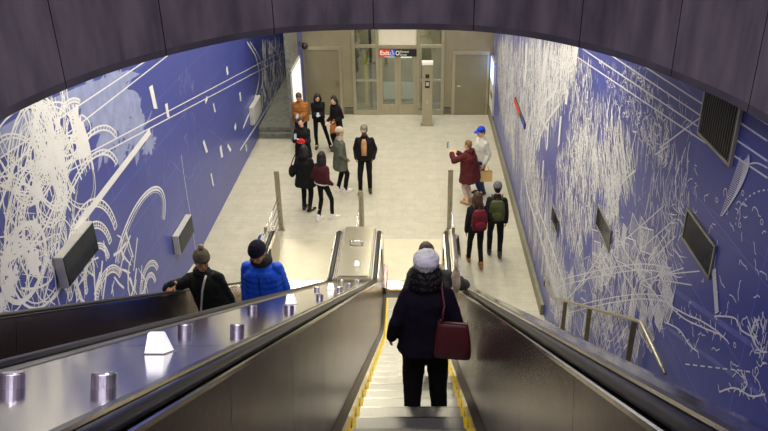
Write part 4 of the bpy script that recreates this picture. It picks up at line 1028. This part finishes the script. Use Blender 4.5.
P=person('man in bright blue cap and pale grey jacket standing by the mural',q.x+.06,q.y+.22,0,120,1.77,((-.20,.06,.86),(.24,.10,.90)),head=(0,8,0),coat=dict(col=rgb(196,196,190),len=-.06,bulk=.04),hat=dict(col=rgb(30,64,190),style='cap'),hair=dict(col=rgb(70,55,45),style='short'),trousers=rgb(48,66,110),shoes=rgb(40,34,30))
hb=on_y(486,181,q.y-.16); hd_=W(P,(-.20,.10,.80))
r=thing('paper_bag','pale tan paper shopping bag held by the man in the blue cap','shopping bag',(hb.x,hb.y,hb.z),radians(6))
k=MB(); k.loft([[(-.14,-.05,0),(.14,-.05,0),(.14,.05,0),(-.14,.05,0)],[(-.14,-.05,.26),(.14,-.05,.26),(.14,.05,.26),(-.14,.05,.26)]],caps=False); k.quad((-.14,-.05,0),(.14,-.05,0),(.14,.05,0),(-.14,.05,0)); mm=mat('tan_paper',rgb(205,172,110),.7,var=.1); k.build('bag_body',mm,r)
for yy in (-.05,.05):
    k=MB(); k.tube([(-.06,yy,.25),(-.05,yy*.6,.35),(.0,yy*.3,.39),(.05,yy*.6,.35),(.06,yy,.25)],.005,6); k.build('handle',mm,r,smooth=True)
def backpack(P,col,label,s,pc):
    c=W(P,P['T'](.62,0,-(.165)*s)); r=thing('backpack',label,'backpack',c,P['yaw']); m=fabric('bp_%.3f_%.3f'%col[:2],col,.7); m2=fabric('bp2_%.3f_%.3f'%pc[:2],pc,.7)
    k=MB(); rr=[]
    for zz,a,b in ((-.24,.10,.05),(-.21,.15,.085),(-.05,.16,.095),(.10,.15,.085),(.19,.11,.06),(.215,.06,.03)):
        rr.append([(a*abs(cos(t))**.6*(1 if cos(t)>0 else -1),-.075+b*abs(sin(t))**.6*(1 if sin(t)>0 else -1),zz) for t in [2*pi*i/24+.01 for i in range(24)]])
    k.loft(rr); k.fuse('pack_body',m,r,.010,2,fold=.007,fscale=14)
    k=MB(); k.ell((0,-.165,-.10),(.105,.03,.09)); k.fuse('front_pocket',m2,r,.009,2)
    k=MB(); k.tube([(-.03,-.08,.215),(-.02,-.085,.255),(.02,-.085,.255),(.03,-.08,.215)],.008,6); k.build('grab_loop',M_black,r,smooth=True)
    for sx in (-1,1):
        k=MB(); k.tube([(sx*.09,-.02,.19),(sx*.10,.06,.245),(sx*.105,.17,.23),(sx*.11,.285,.12),(sx*.135,.27,-.06),(sx*.15,.12,-.19),(sx*.12,-.02,-.2)],.016,6); k.build('strap',M_black,r,smooth=True)
q=at_head(478,192.7,1.68)
P=person('woman with long brown hair walking away in black jacket and tan boots',q.x,q.y,0,8,1.68,('down',(.28,.20,1.0)),feet=((-.10,.24,0,0),(.08,-.20,.05,0)),head=(4,6,0),coat=dict(col=BK,len=-.10,bulk=.035,leg=.92),hair=dict(col=HBR,style='long'),trousers=rgb(18,18,22),shoes=rgb(142,92,52))
backpack(P,rgb(92,26,38),'dark red backpack on the woman with long brown hair',P['s'],rgb(118,32,48))
q=at_head(498,183.6,1.70)
P=person('person in grey knitted hat and black jacket walking away by the mural',q.x,q.y,0,-4,1.70,('down','down'),feet=((-.11,.10,0,0),(.11,-.12,.04,0)),head=(0,6,0),coat=dict(col=rgb(26,26,30),len=-.08,bulk=.04),hair=dict(col=HB,style='short'),hat=dict(col=rgb(96,98,100),style='beanie'),trousers=rgb(20,20,24),shoes=rgb(50,36,26))
backpack(P,rgb(68,74,44),'olive green backpack on the person in the grey knitted hat',P['s'],rgb(78,84,50))
#PEOPLE-END

# ---------------------------------------------------------------- light
def area(name,x,y,z,sx,sy,e,col,rot=(0,0,0)):
    l=bpy.data.lights.new(name,'AREA'); l.shape='RECTANGLE'; l.size=sx; l.size_y=sy; l.energy=e; l.color=col
    o=bpy.data.objects.new(name,l); COL.objects.link(o); o.location=(x,y,z); o.rotation_euler=rot; return o
for y in (9.6,12.6,15.6,18.6,21.6):
    for x in (-3.3,-.9,1.3):
        area('ceiling_lamp',x,y,ZC-.05,.35,2.2,74,(1,.91,.70))
area('niche_fill',-4.0,23.5,ZC-.05,.5,2.2,190,(1,.91,.70))  # added fill light, brightens the niche that the side wall screens off
for y in (-1.5,1.0,4.0): area('upper_lamp',-.2,y,10.6,3.2,.5,75,(.92,.88,1.0))
wd=bpy.data.worlds.new('world'); SC.world=wd; wd.use_nodes=True
bg=wd.node_tree.nodes['Background']; bg.inputs['Color'].default_value=(.70,.64,.84,1); bg.inputs['Strength'].default_value=.42
SC.view_settings.view_transform='Standard'; SC.view_settings.look='None'; SC.view_settings.gamma=1; SC.view_settings.exposure=0
